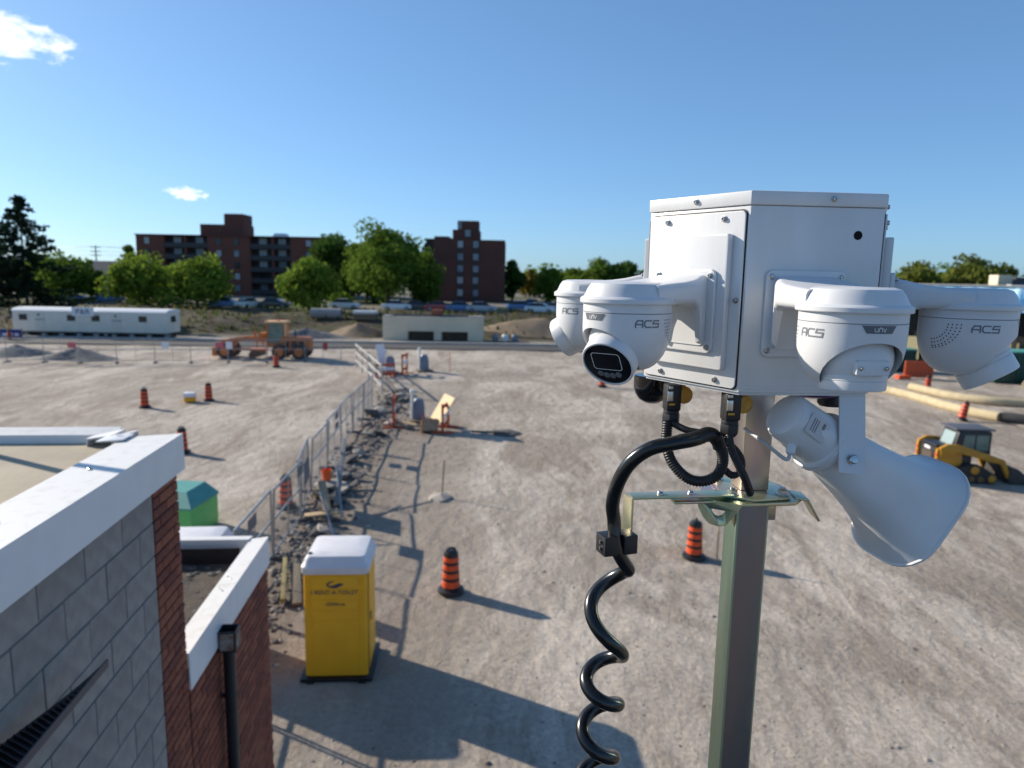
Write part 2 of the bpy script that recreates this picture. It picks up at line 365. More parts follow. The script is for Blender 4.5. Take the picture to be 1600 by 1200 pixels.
    # dark disturbed soil along the fence line
    fx = t.nodes.new('ShaderNodeMath'); fx.operation = 'MULTIPLY_ADD'; t.links.new(sep.outputs[1], fx.inputs[0]); fx.inputs[1].default_value = .055; t.links.new(sep.outputs[0], fx.inputs[2])
    ds = t.nodes.new('ShaderNodeMath'); ds.operation = 'ADD'; t.links.new(fx.outputs[0], ds.inputs[0]); ds.inputs[1].default_value = 4.35
    ab = t.nodes.new('ShaderNodeMath'); ab.operation = 'ABSOLUTE'; t.links.new(ds.outputs[0], ab.inputs[0])
    nn = t.nodes.new('ShaderNodeMath'); nn.operation = 'MULTIPLY_ADD'; t.links.new(noise(.9, det=8), nn.inputs[0]); nn.inputs[1].default_value = -2.6; t.links.new(ab.outputs[0], nn.inputs[2])
    mr = t.nodes.new('ShaderNodeMapRange'); mr.inputs[1].default_value = .25; mr.inputs[2].default_value = -.9; t.links.new(nn.outputs[0], mr.inputs[0])
    y3 = t.nodes.new('ShaderNodeMapRange'); y3.inputs[1].default_value = 46; y3.inputs[2].default_value = 40; t.links.new(sep.outputs[1], y3.inputs[0])
    mm2 = t.nodes.new('ShaderNodeMath'); mm2.operation = 'MULTIPLY'; t.links.new(mr.outputs[0], mm2.inputs[0]); t.links.new(y3.outputs[0], mm2.inputs[1])
    c = mix(mm2.outputs[0], c, mix(rmp(noise(6, det=9, rough=.8), .4, .62), (.12, .096, .075), (.25, .21, .165)))
    # darker soil strip beside the rubble
    d2 = t.nodes.new('ShaderNodeMath'); d2.operation = 'ADD'; t.links.new(fx.outputs[0], d2.inputs[0]); d2.inputs[1].default_value = 2.4
    a2_ = t.nodes.new('ShaderNodeMath'); a2_.operation = 'ABSOLUTE'; t.links.new(d2.outputs[0], a2_.inputs[0])
    n2 = t.nodes.new('ShaderNodeMath'); n2.operation = 'MULTIPLY_ADD'; t.links.new(noise(.45, det=8, rough=.65), n2.inputs[0]); n2.inputs[1].default_value = -5.5; t.links.new(a2_.outputs[0], n2.inputs[2])
    m3 = t.nodes.new('ShaderNodeMapRange'); m3.inputs[1].default_value = .4; m3.inputs[2].default_value = -1.6; m3.inputs[4].default_value = .62; t.links.new(n2.outputs[0], m3.inputs[0])
    m4 = t.nodes.new('ShaderNodeMath'); m4.operation = 'MULTIPLY'; t.links.new(m3.outputs[0], m4.inputs[0]); t.links.new(y3.outputs[0], m4.inputs[1])
    c = mix(m4.outputs[0], c, mix(rmp(noise(8, det=9, rough=.8), .35, .65), (.20, .163, .128), (.33, .275, .22)))
    t.links.new(c, b.inputs['Base Color'])
    hb = t.nodes.new('ShaderNodeMath'); hb.operation = 'ADD'; t.links.new(noise(12, det=9, rough=.75), hb.inputs[0])
    h2 = t.nodes.new('ShaderNodeMath'); h2.operation = 'MULTIPLY'; t.links.new(noise(2.0, (1.4, .8, 1), 7, R(-30)), h2.inputs[0]); h2.inputs[1].default_value = 2.2
    t.links.new(h2.outputs[0], hb.inputs[1])
    bp = t.nodes.new('ShaderNodeBump'); bp.inputs['Strength'].default_value = .75; bp.inputs['Distance'].default_value = .06
    t.links.new(hb.outputs[0], bp.inputs['Height']); t.links.new(bp.outputs[0], b.inputs['Normal'])
    return mm
g = MB(); g.add(vs, fs); ground = struct(g.build('ground', ground_material(), smooth=180))

# road along the far side of the lot, with a raised kerb
def strip(name, pts, wd, h, z, mt):
    b = MB()
    for (x0, y0), (x1, y1) in zip(pts[:-1], pts[1:]):
        b.add([(x0, y0, z), (x1, y1, z), (x1, y1+wd, z), (x0, y0+wd, z), (x0, y0, z+h), (x1, y1, z+h), (x1, y1+wd, z+h), (x0, y0+wd, z+h)],
              [(0, 3, 2, 1), (4, 5, 6, 7), (0, 1, 5, 4), (2, 3, 7, 6)])
    return struct(b.build(name, mt, smooth=0))
rp = [(-220, 65.2), (-60, 65.2), (0, 67.4), (20, 68.2)]
strip('road', rp, 4.6, .09, -.02, ROAD)
strip('kerb', [(x, y+4.604) for x, y in rp], .5, .28, -.04, KERB)

# loose stones over the lot: nobody could count them
def rock_mesh(rad, seed, flat=.6):
    rnd = random.Random(seed); b = bmesh.new(); bmesh.ops.create_icosphere(b, subdivisions=1, radius=rad)
    for v in b.verts:
        k = .7+.6*rnd.random(); v.co = Vector((v.co.x*k*(.8+.5*rnd.random()), v.co.y*k, v.co.z*k*flat))
    vs = [v.co.copy() for v in b.verts]; fs = [tuple(v.index for v in f.verts) for f in b.faces]; b.free(); return vs, fs
rocks = [rock_mesh(1, k) for k in range(6)]
pb = MB(); rnd = random.Random(3)
for k in range(3000):
    y = 8.5+48*rnd.random()**1.7; x = rnd.uniform(-.75, .78)*y*1.02
    if x < -1.9 and y < 8: continue
    s = rnd.uniform(.009, .028)*(1.9 if rnd.random() < .06 else 1); vs, fs = rnd.choice(rocks); a = rnd.random()*6.28
    pb.cur = 0 if rnd.random() < .7 else 1
    ca, sa = math.cos(a)*s, math.sin(a)*s
    pb.add([(x+p.x*ca-p.y*sa, y+p.x*sa+p.y*ca, gz(x, y)+p.z*s) for p in vs], fs)
o = stuff(pb.build('loose_stones', [STONE, ASPH], smooth=0)); o['label'] = 'small loose stones scattered over the gravel lot'; o['category'] = 'gravel'

# weeds on the berm
wb = MB(); rnd = random.Random(5)
for k in range(3000):
    x = rnd.uniform(-75, 26); y = rnd.uniform(78.5, 99); z = gz(x, y)
    if math.sin(x*.31+2)*math.sin(y*.47+x*.08) + rnd.random()*.9 < .35: continue
    hgt = rnd.uniform(.2, .75); wd = rnd.uniform(.08, .3); a = rnd.random()*3.14; wb.cur = 0 if rnd.random() < .6 else 1
    wb.add([(x-math.cos(a)*wd, y-math.sin(a)*wd, z-.05), (x+math.cos(a)*wd, y+math.sin(a)*wd, z-.05), (x+math.cos(a)*wd*.5+rnd.uniform(-.2, .2), y+math.sin(a)*wd*.5, z+hgt)], [(0, 1, 2)])
o = stuff(wb.build('weeds', [leaf_mat('weed_green', (.05, .075, .02), (.09, .11, .035), 1), leaf_mat('weed_dry', (.16, .125, .06), (.11, .085, .045), 1)], smooth=0))
o['label'] = 'dry grass and weeds on the earth bank beyond the road'; o['category'] = 'grass'

# ================================================================== MAST, ENCLOSURE, CAMERAS
HW = .1935                                                     # side of the hexagonal enclosure
C0 = Vector((.3265, 1.010)); HA = R(3.9)
def pol(a, l): return Vector((math.cos(a)*l, math.sin(a)*l))
HC = C0 + pol(HA+R(60), HW)                                    # centre of the hexagon
ZT, ZB = 7.3215, 7.0375
hexv = [HC + pol(HA+R(60+180)+R(60*k), HW) for k in range(6)]  # hexv[0] = near corner
def hexpoly(grow): return [tuple((HC + (v-HC)*(1+grow/HW/.866)) - HC) for v in hexv]

enc = thing('equipment_enclosure', 'white hexagonal metal equipment box on top of the steel mast', 'enclosure', (HC.x, HC.y, ZB))
b = MB(); b.prism(hexpoly(0), 0, ZT-ZB-.02); b.build('body', WHITE, enc, bevel=.0022)
b = MB(); b.prism(hexpoly(.0028), ZT-ZB-.0195, ZT-ZB); b.build('lid', WHITE, enc, bevel=.003)
b = MB(); b.prism(hexpoly(-.004), -.004, -.0002); b.build('bottom_plate', WHITE, enc, bevel=.001)
FACES = {}
for k in range(6):                                             # face k between hexv[k] and hexv[k+1]
    a, c = hexv[k], hexv[(k+1) % 6]; mid = (a+c)/2; n = (mid-HC).normalized(); t = Vector((-n.y, n.x))
    FACES[k] = (mid, n, t)
# order: k=0 right-front face, k=5 left-front, k=4 left-rear, k=1 right-rear
def screw(parent, M, r=.0042, name='screw'):
    b = MB(); b.lathe([(r*1.35, 0), (r*1.35, .0008), (r, .001), (r, .0032), (r*.72, .0042), (r*.45, .0042), (r*.42, .0022)], 18, M)
    return b.build(name, STEEL, parent, smooth=30)
def face_M(k, u, v, d=0):                                      # local frame on a face, in enclosure coordinates
    mid, n, t = FACES[k]; p = mid + t*u + n*d - HC
    return frame((p.x, p.y, v), (t.x, t.y, 0), (0, 0, 1), (n.x, n.y, 0))
for k in (5, 4, 1):
    hh = ZT-ZB-.02
    b = MB(); b.prism(rrect(HW/2-.0055, hh/2-.006, .007), .0008, .0035, face_M(k, 0, hh/2-.001)); p = b.build('access_panel', WHITE, enc, bevel=.0008)
    b = MB(); b.prism(rrect(HW/2-.0035, hh/2-.004, .008), .0001, .0009, face_M(k, 0, hh/2-.001)); b.build('gasket', BLACKRUB, enc)
    b = MB(); b.prism(rrect(.0755, .0975, .004), .0034, .0150, face_M(k, -.002, hh/2-.004)); b.build('raised_pad', WHITE, p, bevel=.0025)
    for u, v in ((-.055, hh-.017), (.055, hh-.017), (-.055, .014), (.055, .014), (-.084, hh/2), (.084, hh/2)):
        screw(p, face_M(k, u, v, .0035), .0036)
for k in range(6): screw(enc, face_M(k, -.0 if k else .02, ZT-ZB-.0095, .003), .0034)
b = MB(); b.lathe([(.0062, 0), (.0062, .0004), (.005, .0004)], 20, face_M(0, .060, .226, .0002)); b.build('cable_hole', HOLE, enc)
b = MB()
for k in (0,):
    b.prism(rrect(HW/2-.004, .0012, .001), .0002, .0012, face_M(0, 0, .0085))
b.build('hem', WHITE, enc)

def bool_cut(me, cutters):
    o = bpy.data.objects.new('tmp', me); COL.objects.link(o); cs = []
    for cm in cutters:
        c = bpy.data.objects.new('cut', cm); COL.objects.link(c); cs.append(c)
        md = o.modifiers.new('b', 'BOOLEAN'); md.operation = 'DIFFERENCE'; md.object = c; md.solver = 'EXACT'
    dg = bpy.context.evaluated_depsgraph_get(); res = bpy.data.meshes.new_from_object(o.evaluated_get(dg))
    for c in cs+[o]: bpy.data.objects.remove(c)
    return res
RH = .0625
def wrap(u, v, lift=.0004, r=RH):                               # point on the housing: u = angle from outward axis (+Y), v = height
    a = math.pi/2 + u; return Vector(((r+lift)*math.cos(a), (r+lift)*math.sin(a), v))
def ribbon(b, pts, wd, lift=.0004):
    ps = [Vector((p[0]*RH, p[1])) for p in pts]
    for a, c in zip(ps[:-1], ps[1:]):
        d = (c-a).normalized(); nrm = Vector((-d.y, d.x))*wd/2; e = d*wd/2; n = max(1, int((c-a).length/.004)); q = []
        for i in range(n+1):
            p = (a-e)+((c+e)-(a-e))*i/n; q += [wrap((p+nrm).x/RH, (p+nrm).y, lift), wrap((p-nrm).x/RH, (p-nrm).y, lift)]
        b.add(q, [(2*i, 2*i+1, 2*i+3, 2*i+2) for i in range(n)])
LET = {'A': [[(0, 0), (0, .55), (.25, 1), (1, 1), (1, 0)], [(.0, .42), (1, .42)]],
       'C': [[(1, 1), (.22, 1), (0, .75), (0, .25), (.22, 0), (1, 0)]],
       'S': [[(1, 1), (.15, 1), (.0, .55), (1, .55), (.9, 0), (0, 0)]],
       'u': [[(0, 1), (0, .15), (.2, 0), (.8, 0), (1, .15), (1, 1)]],
       'n': [[(0, 0), (0, .85), (.2, 1), (.8, 1), (1, .85), (1, 0)]],
       'v': [[(0, 1), (.45, 0), (.55, 0), (1, 1)]]}
def letters(b, s, uc, vc, h, lw, gap, wd, sgn, lift=.0004):
    tot = len(s)*lw+(len(s)-1)*gap
    for i, ch in enumerate(s):
        x0 = -tot/2+i*(lw+gap)
        for st in LET[ch]:
            # the eye sees +angle (counter-clockwise from above) to the right when outside
            ribbon(b, [(uc+(x0+p[0]*lw)/RH, vc-h/2+p[1]*h) for p in st], wd, lift)

def security_camera(k, label, tilt, pan=0, du=0, standoff=0., reach=.133, snout=.0528):
    mid, n, t = FACES[k]; p = mid+t*du+n*standoff
    ob = thing('security_camera', label, 'security camera', (p.x, p.y, 7.163), math.atan2(n.y, n.x)-math.pi/2, 'turret security cameras round the enclosure')
    LR = reach-standoff                                                                  # reach of the arm
    c = Vector((0, LR, 0))
    mount = MB()
    b = MB(); b.prism(rrect(.058, .061, .010), 0, .006, frame((0, 0, -.011), (1, 0, 0), (0, 0, 1), (0, -1, 0)) @ Matrix.Diagonal((1, 1, -1, 1)))
    pl = b.build('mounting_plate', WPLAST, ob, bevel=.0018, fix=True)
    for u, v in ((-.0505, .041), (.0505, .041), (-.0505, -.063), (.0505, -.063)):
        screw(pl, frame((u, .006, v), (1, 0, 0), (0, 0, -1), (0, 1, 0)), .0034)
    # arm: lofted shell from plate to cap, gussets below
    secs = []
    for y, hw, zt, zb_ in ((.005, .0455, .042, -.062), (.012, .047, .041, -.060), (.020, .051, .0395, -.056), (.026, .054, .038, -.024), (.031, .056, .0365, -.006), (.040, .0585, .0345, .000), (.06, .061, .0315, .0005), (.09, .0615, .0290, .0008), (LR, .0615, .026, .001)):
        r = min(.010, (zt-zb_)*.3); q = rrect(hw, (zt-zb_)/2, r, 4); zc = (zt+zb_)/2
        secs.append([Vector((a, y, zc+e)) for a, e in q])
    b = MB(); b.loft(secs); me = b.mesh('arm', WPLAST, fix=True)
    # hollow underside of the arm
    cut = MB(); cut.prism([(.008, -.058), (.012, -.004), (.060, -.004), (.060, -.09), (.008, -.09)], -.042, .042, frame((0, 0, 0), (0, 1, 0), (0, 0, 1), (1, 0, 0)))
    me = bool_cut(me, [cut.mesh('c', WPLAST, fix=True)])
    me.polygons.foreach_set('use_smooth', [True]*len(me.polygons)); me.set_sharp_from_angle(angle=R(40))
    me.name = 'arm'; o = bpy.data.objects.new('arm', me); COL.objects.link(o); o.parent = ob
    b = MB(); b.lathe([(.0625, .0), (.0665, .0), (.0672, .0012), (.0672, .0060), (.0662, .0074), (.0622, .0096), (.0600, .0132), (.0570, .0205), (.052, .0272), (.044, .0298), (.0, .0305)], 64, Matrix.Translation(c))
    b.build('cap', WPLAST, ob, smooth=28)
    # housing, with the eyeball opening cut out towards the front
    prof = [(RH, .0), (RH, -.0118), (RH-.0008, -.0120), (RH-.0008, -.0128), (RH, -.0130), (RH, -.034)]
    prof += [(RH-.040*(1-math.cos(a)), -.034-.060*math.sin(a)) for a in [R(x) for x in (10, 20, 30, 40, 50, 60, 70, 80, 90)]]
    prof += [(.012, -.0965), (.0, -.0965)]
    b = MB(); b.lathe(prof, 72, Matrix.Translation(c)); hm = b.mesh('housing', WPLAST, fix=True)
    cen = c + Vector((0, .010, -.054))
    d45 = Vector((0, .80, -.60)).normalized()
    cut1 = MB(); cut1.lathe([(.0475, -.010), (.0475, .12)], 48, axis_frame(cen, d45))
    sp = MB(); sp.lathe([(max(.0004, .0475*math.cos(R(a))), .0475*math.sin(R(a))) for a in range(-90, 91, 10)], 48, Matrix.Translation(cen))
    hm = bool_cut(hm, [cut1.mesh('c', WPLAST, fix=True), sp.mesh('c2', WPLAST, fix=True)])
    hm.polygons.foreach_set('use_smooth', [True]*len(hm.polygons)); hm.set_sharp_from_angle(angle=R(30)); hm.name = 'housing'
    h = bpy.data.objects.new('housing', hm); COL.objects.link(h); h.parent = ob
    T = Matrix.Translation(c)
    b = MB(); b.lathe([(RH-.0006, -.0119), (RH-.0006, -.0129)], 64, T); b.build('seam', SEAM, h)
    def onh(b_, name, mt):
        b_.v = [tuple(T @ Vector(p)) for p in b_.v]; return b_.build(name, mt, h, smooth=0)
    b = MB()                                                     # badge above the opening
    q = []; nn = 12
    for i in range(nn+1):
        s_ = -1+2*i/nn; q += [wrap(s_*.021/RH, -.0136), wrap(s_*.0155/RH, -.0228)]
    b.add(q, [(2*i, 2*i+1, 2*i+3, 2*i+2) for i in range(nn)]); onh(b, 'badge', GREYPL)
    b = MB(); letters(b, 'unv', .0, -.0186, .0040, .0036, .0013, .0007, 1, .0008); ribbon(b, [(-.0008/RH, -.0157), (.0008/RH, -.0157)], .0006, .0008); onh(b, 'badge_lettering', PALE)
    for sg in (-1, 1):
        b = MB(); letters(b, 'ACS', sg*R(74), -.0255, .0088, .0096, .0030, .0020, 1); onh(b, 'logo_lettering', LOGO)
        b = MB()
        for cc in range(4):                                      # quarter rings of speaker perforation
            r_ = .0243+.0054*cc; m_ = 9+cc
            for q_ in range(m_):
                ph = R(85)*q_/(m_-1); cp = wrap(sg*(R(139)-r_*math.cos(ph)/RH), -.0205-r_*math.sin(ph)*(.92 if r_ < .04 else .86), .0006)
                if cp.z < -.036: cp = Vector((cp.x, cp.y, 0))*(1-.040*(1-math.sqrt(max(0, 1-((-.034-cp.z)/.060)**2)))/RH)+Vector((0, 0, cp.z))
                nn_ = Vector((cp.x, cp.y, 0)).normalized(); tx = Vector((-nn_.y, nn_.x, 0))
                b.add([cp+tx*(.0010*math.cos(R(60*j)))+Vector((0, 0, 1))*(.0010*math.sin(R(60*j))) for j in range(6)], [(0, 1, 2, 3, 4, 5)])
        onh(b, 'speaker_holes', HOLE)
    # eyeball with snout
    dirv = Vector((math.sin(pan)*math.cos(tilt), math.cos(pan)*math.cos(tilt), -math.sin(tilt)))
    upv = Vector((0, 0, 1)) if tilt < R(80) else Vector((0, 1, 0))
    A = axis_frame(cen, dirv, upv); ds = snout-.0528
    sphere = [(max(.0003, .0452*math.cos(R(a))), .0452*math.sin(R(a))) for a in range(-90, 31, 8)]
    b = MB(); b.lathe(sphere+[(.0396, .024), (.0390, .0265), (.0390, .0290), (.0380, .0294), (.0380, .0300), (.0388, .0304), (.0385, .050+ds), (.0378, .0522+ds), (.0362, .0528+ds), (.0352, .0522+ds), (.0348, .0505+ds), (.0, .0505+ds)], 64, A)
    eye = b.build('eyeball', WPLAST, ob, smooth=30)
    b = MB(); b.lathe([(.0347, .0506+ds), (.0347, .0514+ds), (.034, .0518+ds), (0, .0518+ds)], 48, A); fc = b.build('lens_face', BLACKGL, eye)
    # camera-right and camera-up on the lens face
    xr = A.to_3x3() @ Vector((1, 0, 0)); yu = A.to_3x3() @ Vector((0, 1, 0)); zz = A.to_3x3() @ Vector((0, 0, 1))
    F2 = frame(cen+zz*(.0519+ds), xr, yu, zz)
    oq = rrect(.0215, .0148, .005, 6); iq = rrect(.0206, .0139, .0044, 6); b = MB(); n2 = len(oq)
    oq = [(x, y+.0055) for x, y in oq]; iq = [(x, y+.0055) for x, y in iq]
    b.add([F2 @ Vector((x, y, .0002)) for x, y in oq]+[F2 @ Vector((x, y, .0002)) for x, y in iq], [(i, (i+1) % n2, n2+(i+1) % n2, n2+i) for i in range(n2)])
    b.build('window_outline', PALE, eye, smooth=0)
    for q in range(4):
        b = MB(); b.lathe([(.0047, 0), (.0047, .0006), (.0032, .0014), (0, .0016)], 20, F2 @ Matrix.Translation((-.0135+.009*q, -.0185+.0022*abs(q-1.5)-.002, 0))); b.build('infrared_lamp', LEDM, eye)
    # service cover with two screws on the back of the eyeball
    bd = Vector((0, .93, .37)) if tilt > R(75) else Vector((0, -.3, .95))
    if tilt > R(75):
        CB = axis_frame(cen+Vector((0, .0380, .0)), (0, 1, 0)); b = MB()
        b.prism(rrect(.0205, .0088, .003), .0, .0085, CB @ Matrix.Translation((0, -.010, 0))); cv = b.build('service_cover', WPLAST, eye, bevel=.001)
        for s_ in (-.0155, .0155): screw(cv, CB @ Matrix.Translation((s_, -.010, .0083)), .0022)
    return ob
security_camera(5, 'white turret security camera facing the viewer with black lens showing, left of the box', R(35), R(-24), 0, .015)
security_camera(0, 'white turret security camera on the right front face, lens tilted straight down', R(86), 0, -.012, 0., .133, .042)
security_camera(4, 'white turret security camera at far left, half hidden behind the front left camera', R(30), 0, 0, .014)
security_camera(1, 'white turret security camera at far right edge with speaker holes and lens tilted right', R(58), R(6), -.018, .015, .121)

# ---- mast
mast = thing('camera_mast', 'square zinc plated steel mast carrying the white camera box', 'mast', (HC.x, HC.y, 0), HA)
ZP = 6.842
def sqtube(z0, z1, s_, mt, name, bev=.004):
    b = MB(); b.box((0, 0, (z0+z1)/2), (s_, s_, z1-z0)); return b.build(name, mt, mast, bevel=bev)
ZINCG = ramp_mat('zinc_lit_green', [(.30, (.19, .30, .22)), (.5, (.28, .34, .26)), (.7, (.21, .30, .26))], 3.0, .27, .85, stretch=(2, 2, .5), bump=.03)
ZINCV = ramp_mat('zinc_shaded_violet', [(.30, (.12, .19, .165)), (.40, (.14, .15, .16)), (.50, (.17, .15, .155)), (.60, (.135, .13, .155)), (.72, (.13, .20, .17))], 4.0, .27, .85, stretch=(2, 2, .5), bump=.03)
b = MB(); b.box((-.001, 0, (ZP-.010+.02)/2), (.057, .055, ZP-.030)); b.mi = [0, 0, 1, 0, 1, 0]; b.build('lower_tube', [ZINCG, ZINCV], mast, bevel=.004)  # sheen and shade put into face colours: lit sides green, front darker violet
ZINCP = ramp_mat('pale_zinc_plating', [(.30, (.66, .60, .42)), (.45, (.66, .56, .44)), (.55, (.60, .47, .46)), (.66, (.66, .58, .42)), (.78, (.52, .58, .44))], 4.5, .30, .82, stretch=(2, 2, .7), bump=.03)
sqtube(ZP+.004, 7.033, .049, ZINCP, 'upper_tube')
b = MB(); b.box((0, 0, .01), (.4, .4, .02)); b.build('base_plate', GALV, mast, bevel=.003)
b = MB(); b.prism([(-.062, -.045), (-.02, -.072), (.046, -.062), (.060, -.02), (.05, .06), (-.05, .06)], ZP, ZP+.004); b.build('upper_flange', ZINC, mast, bevel=.001)
b = MB(); b.prism([(-.100, -.040), (-.046, -.080), (.050, -.072), (.070, -.050), (.070, .03), (.05, .065), (-.06, .065)], ZP-.006, ZP-.0008); b.build('lower_flange', ZINC, mast, bevel=.001)
def strap(name, pts, wd, th, mt=ZINC):
    b = MB()
    for a, c in zip(pts[:-1], pts[1:]): b.bar(a, c, wd, th)
    return b.build(name, mt, mast, bevel=.0012)
strap('cable_arm', [(-.05, -.045, ZP+.0065), (-.222, -.058, ZP+.0065)], .030, .004)
strap('cable_arm_backing', [(-.05, -.043, ZP-.0035), (-.150, -.052, ZP-.0035)], .030, .004)
b = MB(); b.box((-.2235, -.0585, ZP-.034), (.0042, .030, .082), Matrix.Rotation(R(15), 3, 'Z')); b.build('cable_arm_leg', ZINC, mast, bevel=.001)
strap('hook_arm', [(.062, -.030, ZP-.0005), (.084, -.034, ZP-.003)], .044, .004)
strap('hook_tip', [(.083, -.034, ZP-.003), (.103, -.037, ZP-.038)], .044, .004)
# front ear with a triangular hole, bent down from the flange
ear = MB(); oq = [(-.052, .004), (.034, .004), (.026, -.010), (.006, -.040), (-.006, -.046), (-.026, -.044), (-.038, -.034), (-.050, -.014)]
ear.prism(oq, 0, .004); em = ear.mesh('ear', ZINC, fix=True)
cu = MB(); cu.prism([(-.026, -.013), (.003, -.013), (-.004, -.022), (-.010, -.0255), (-.017, -.0255), (-.022, -.021)], -.01, .01)
em = bool_cut(em, [cu.mesh('c', ZINC, fix=True)]); em.name = 'lifting_ear'
em.transform(Matrix.Scale(.86, 4))
em.transform(frame((-.066, -.0665, ZP-.004), (math.cos(R(-36)), math.sin(R(-36)), 0), (0, 0, 1), (-math.sin(R(-36))*-1, -math.cos(R(-36)), 0)))
o = bpy.data.objects.new('lifting_ear', em); COL.objects.link(o); o.parent = mast
b = MB(); b.box((.040, -.004, ZP-.031), (.018, .004, .046)); b.build('gusset', ZINC, mast, bevel=.001)
b = MB(); b.prism([(0, 0), (.030, 0), (.002, -.055)], -.002, .002, frame((-.027, -.02, ZP-.0065), (-1, 0, 0), (0, 0, 1), (0, 1, 0))); b.build('gusset', ZINC, mast, fix=True)
def bolt(parent, x, y, z, r=.0085, name='bolt'):
    b = MB(); b.lathe([(r*1.35, 0), (r*1.35, .0018)], 20, Matrix.Translation((x, y, z))); b.lathe([(r, .0018), (r, .0088), (r*.85, .0098)], 6, Matrix.Translation((x, y, z)))
    b.lathe([(r*.5, .0095), (r*.5, .013)], 12, Matrix.Translation((x, y, z)))
    return b.build(name, STEEL, parent)
for x, y in ((-.045, -.042), (.040, -.044), (.040, .045), (-.040, .045)): bolt(mast, x, y, ZP+.004)
for x, y in ((-.118, -.050), (-.170, -.054)):
    b = MB(); b.lathe([(.006, 0), (.0058, .002), (.0045, .004), (.0, .0048)], 18, Matrix.Translation((x, y, ZP+.0085))); b.build('rivet', STEEL, mast)
# two-part cable clamp on the arm leg
for s_, nm in ((-1, 'cable_clamp_half'), (1, 'cable_clamp_half')):
    b = MB(); b.box((-.2470+.0172*s_*0.95, -.090+.004*s_, ZP-.060), (.0235, .033, .031), Matrix.Rotation(R(15), 3, 'Z')); b.build(nm, BLACKPL, mast, bevel=.002)
for q in (-.006, .006):
    b = MB(); b.lathe([(.003, 0), (.003, .002)], 6, frame((-.2755, -.1005, ZP-.060+q*.9), (0, 1, 0), (0, 0, 1), (-.8, -.6, 0))); b.build('clamp_screw', STEEL, mast)

# ---- cables
def cable(name, label, pts, r, mt, n=10, ridge=0., seg=14):
    ps = spline(pts, n)
    if ridge:
        fine = spline(ps, 3); L_ = 0; rs = []; q = []
        for i, p in enumerate(fine):
            if i: L_ += (p-fine[i-1]).length
            q.append((L_, p))
        tot = L_; res = []; st = ridge/4; k = 0; j = 0
        while k*st < tot:
            while j < len(q)-2 and q[j+1][0] < k*st: j += 1
            a, c = q[j], q[j+1]; t = (k*st-a[0])/max(1e-9, c[0]-a[0]); res.append(a[1].lerp(c[1], t)); rs.append(r if (k % 4) in (0, 1) else r*.87); k += 1
        b = MB(); b.tube(res, rs, seg)
    else:
        b = MB(); b.tube(ps, r, seg)
    return tag(b.build(name, mt, smooth=60), label, 'cable')
main = [(.300, 1.050, 6.968), (.274, 1.036, 6.962), (.241, 1.032, 6.956), (.207, 1.031, 6.947), (.179, 1.029, 6.926), (.162, 1.029, 6.895), (.155, 1.029, 6.862), (.158, 1.028, 6.836), (.160, 1.024, 6.812)]
# helix hanging from the clamp, its pitch uneven under its own weight
keys = [(6.800, -.55), (6.760, .0), (6.694, .5), (6.616, 1.), (6.574, 1.5), (6.536, 2.), (6.490, 2.5), (6.444, 3.), (6.394, 3.5), (6.34, 4.), (6.23, 5.), (6.12, 6.), (6.01, 7.), (5.90, 8.)]
pts = []
for i in range(0, 200):
    t = -.55+i*8.5/199
    for (z0, t0), (z1, t1) in zip(keys[:-1], keys[1:]):
        if t0 <= t <= t1+1e-6: z = z0+(z1-z0)*(t-t0)/(t1-t0); break
    rad = .0265*smooth01((t+.6)/.55); a = 2*math.pi*t
    pts.append((.1560+rad*math.cos(a)-.0030*max(t, 0), 1.027+rad*math.sin(a), z))
CP = Vector((0, 0, 7.2)); allp = []
for i, p in enumerate(main+[(.1665, 1.022, 6.786)]+pts[13:]): allp.append(CP+(Vector(p)-CP)*(1+.05*smooth01((i-2)/5)))
cable('coiled_cable', 'thick black spiral cable hanging from the clamp beside the mast', allp, .0110, CABLE, 5, seg=18)
cable('corrugated_conduit', 'black corrugated conduit looping from the left connector round to the cable sleeve', [(.249, 1.108, 6.975), (.247, 1.098, 6.939), (.255, 1.085, 6.912), (.276, 1.071, 6.892), (.300, 1.066, 6.889), (.321, 1.064, 6.901), (.326, 1.060, 6.925), (.318, 1.055, 6.948), (.300, 1.050, 6.968)], .0088, BLACKPL, 8, .0040)
cable('corrugated_conduit', 'thin black corrugated conduit dropping from the right connector to the mast plate', [(.325, 1.036, 6.972), (.328, 1.030, 6.950), (.337, 1.026, 6.930), (.350, 1.030, 6.908), (.362, 1.045, 6.888), (.372, 1.062, 6.872)], .0062, BLACKPL, 8, .0030)
cable('corrugated_conduit', 'thin black corrugated conduit curling behind the right connector', [(.256, 1.105, 6.972), (.276, 1.090, 6.964), (.309, 1.078, 6.960), (.339, 1.074, 6.946), (.357, 1.072, 6.926), (.358, 1.070, 6.907), (.345, 1.070, 6.898), (.330, 1.072, 6.910)], .0058, BLACKPL, 8, .0030)
b = MB(); b.tube(spline([(.318, 1.055, 6.946), (.311, 1.052, 6.960), (.297, 1.046, 6.968), (.275, 1.037, 6.9625), (.252, 1.033, 6.9585)], 6), [.0100]*8+[.0113]*17, 14)
tag(b.build('cable_sleeve', BLACKRUB, smooth=60), 'black rubber sleeve joining the conduit loop and the spiral cable', 'cable sleeve')

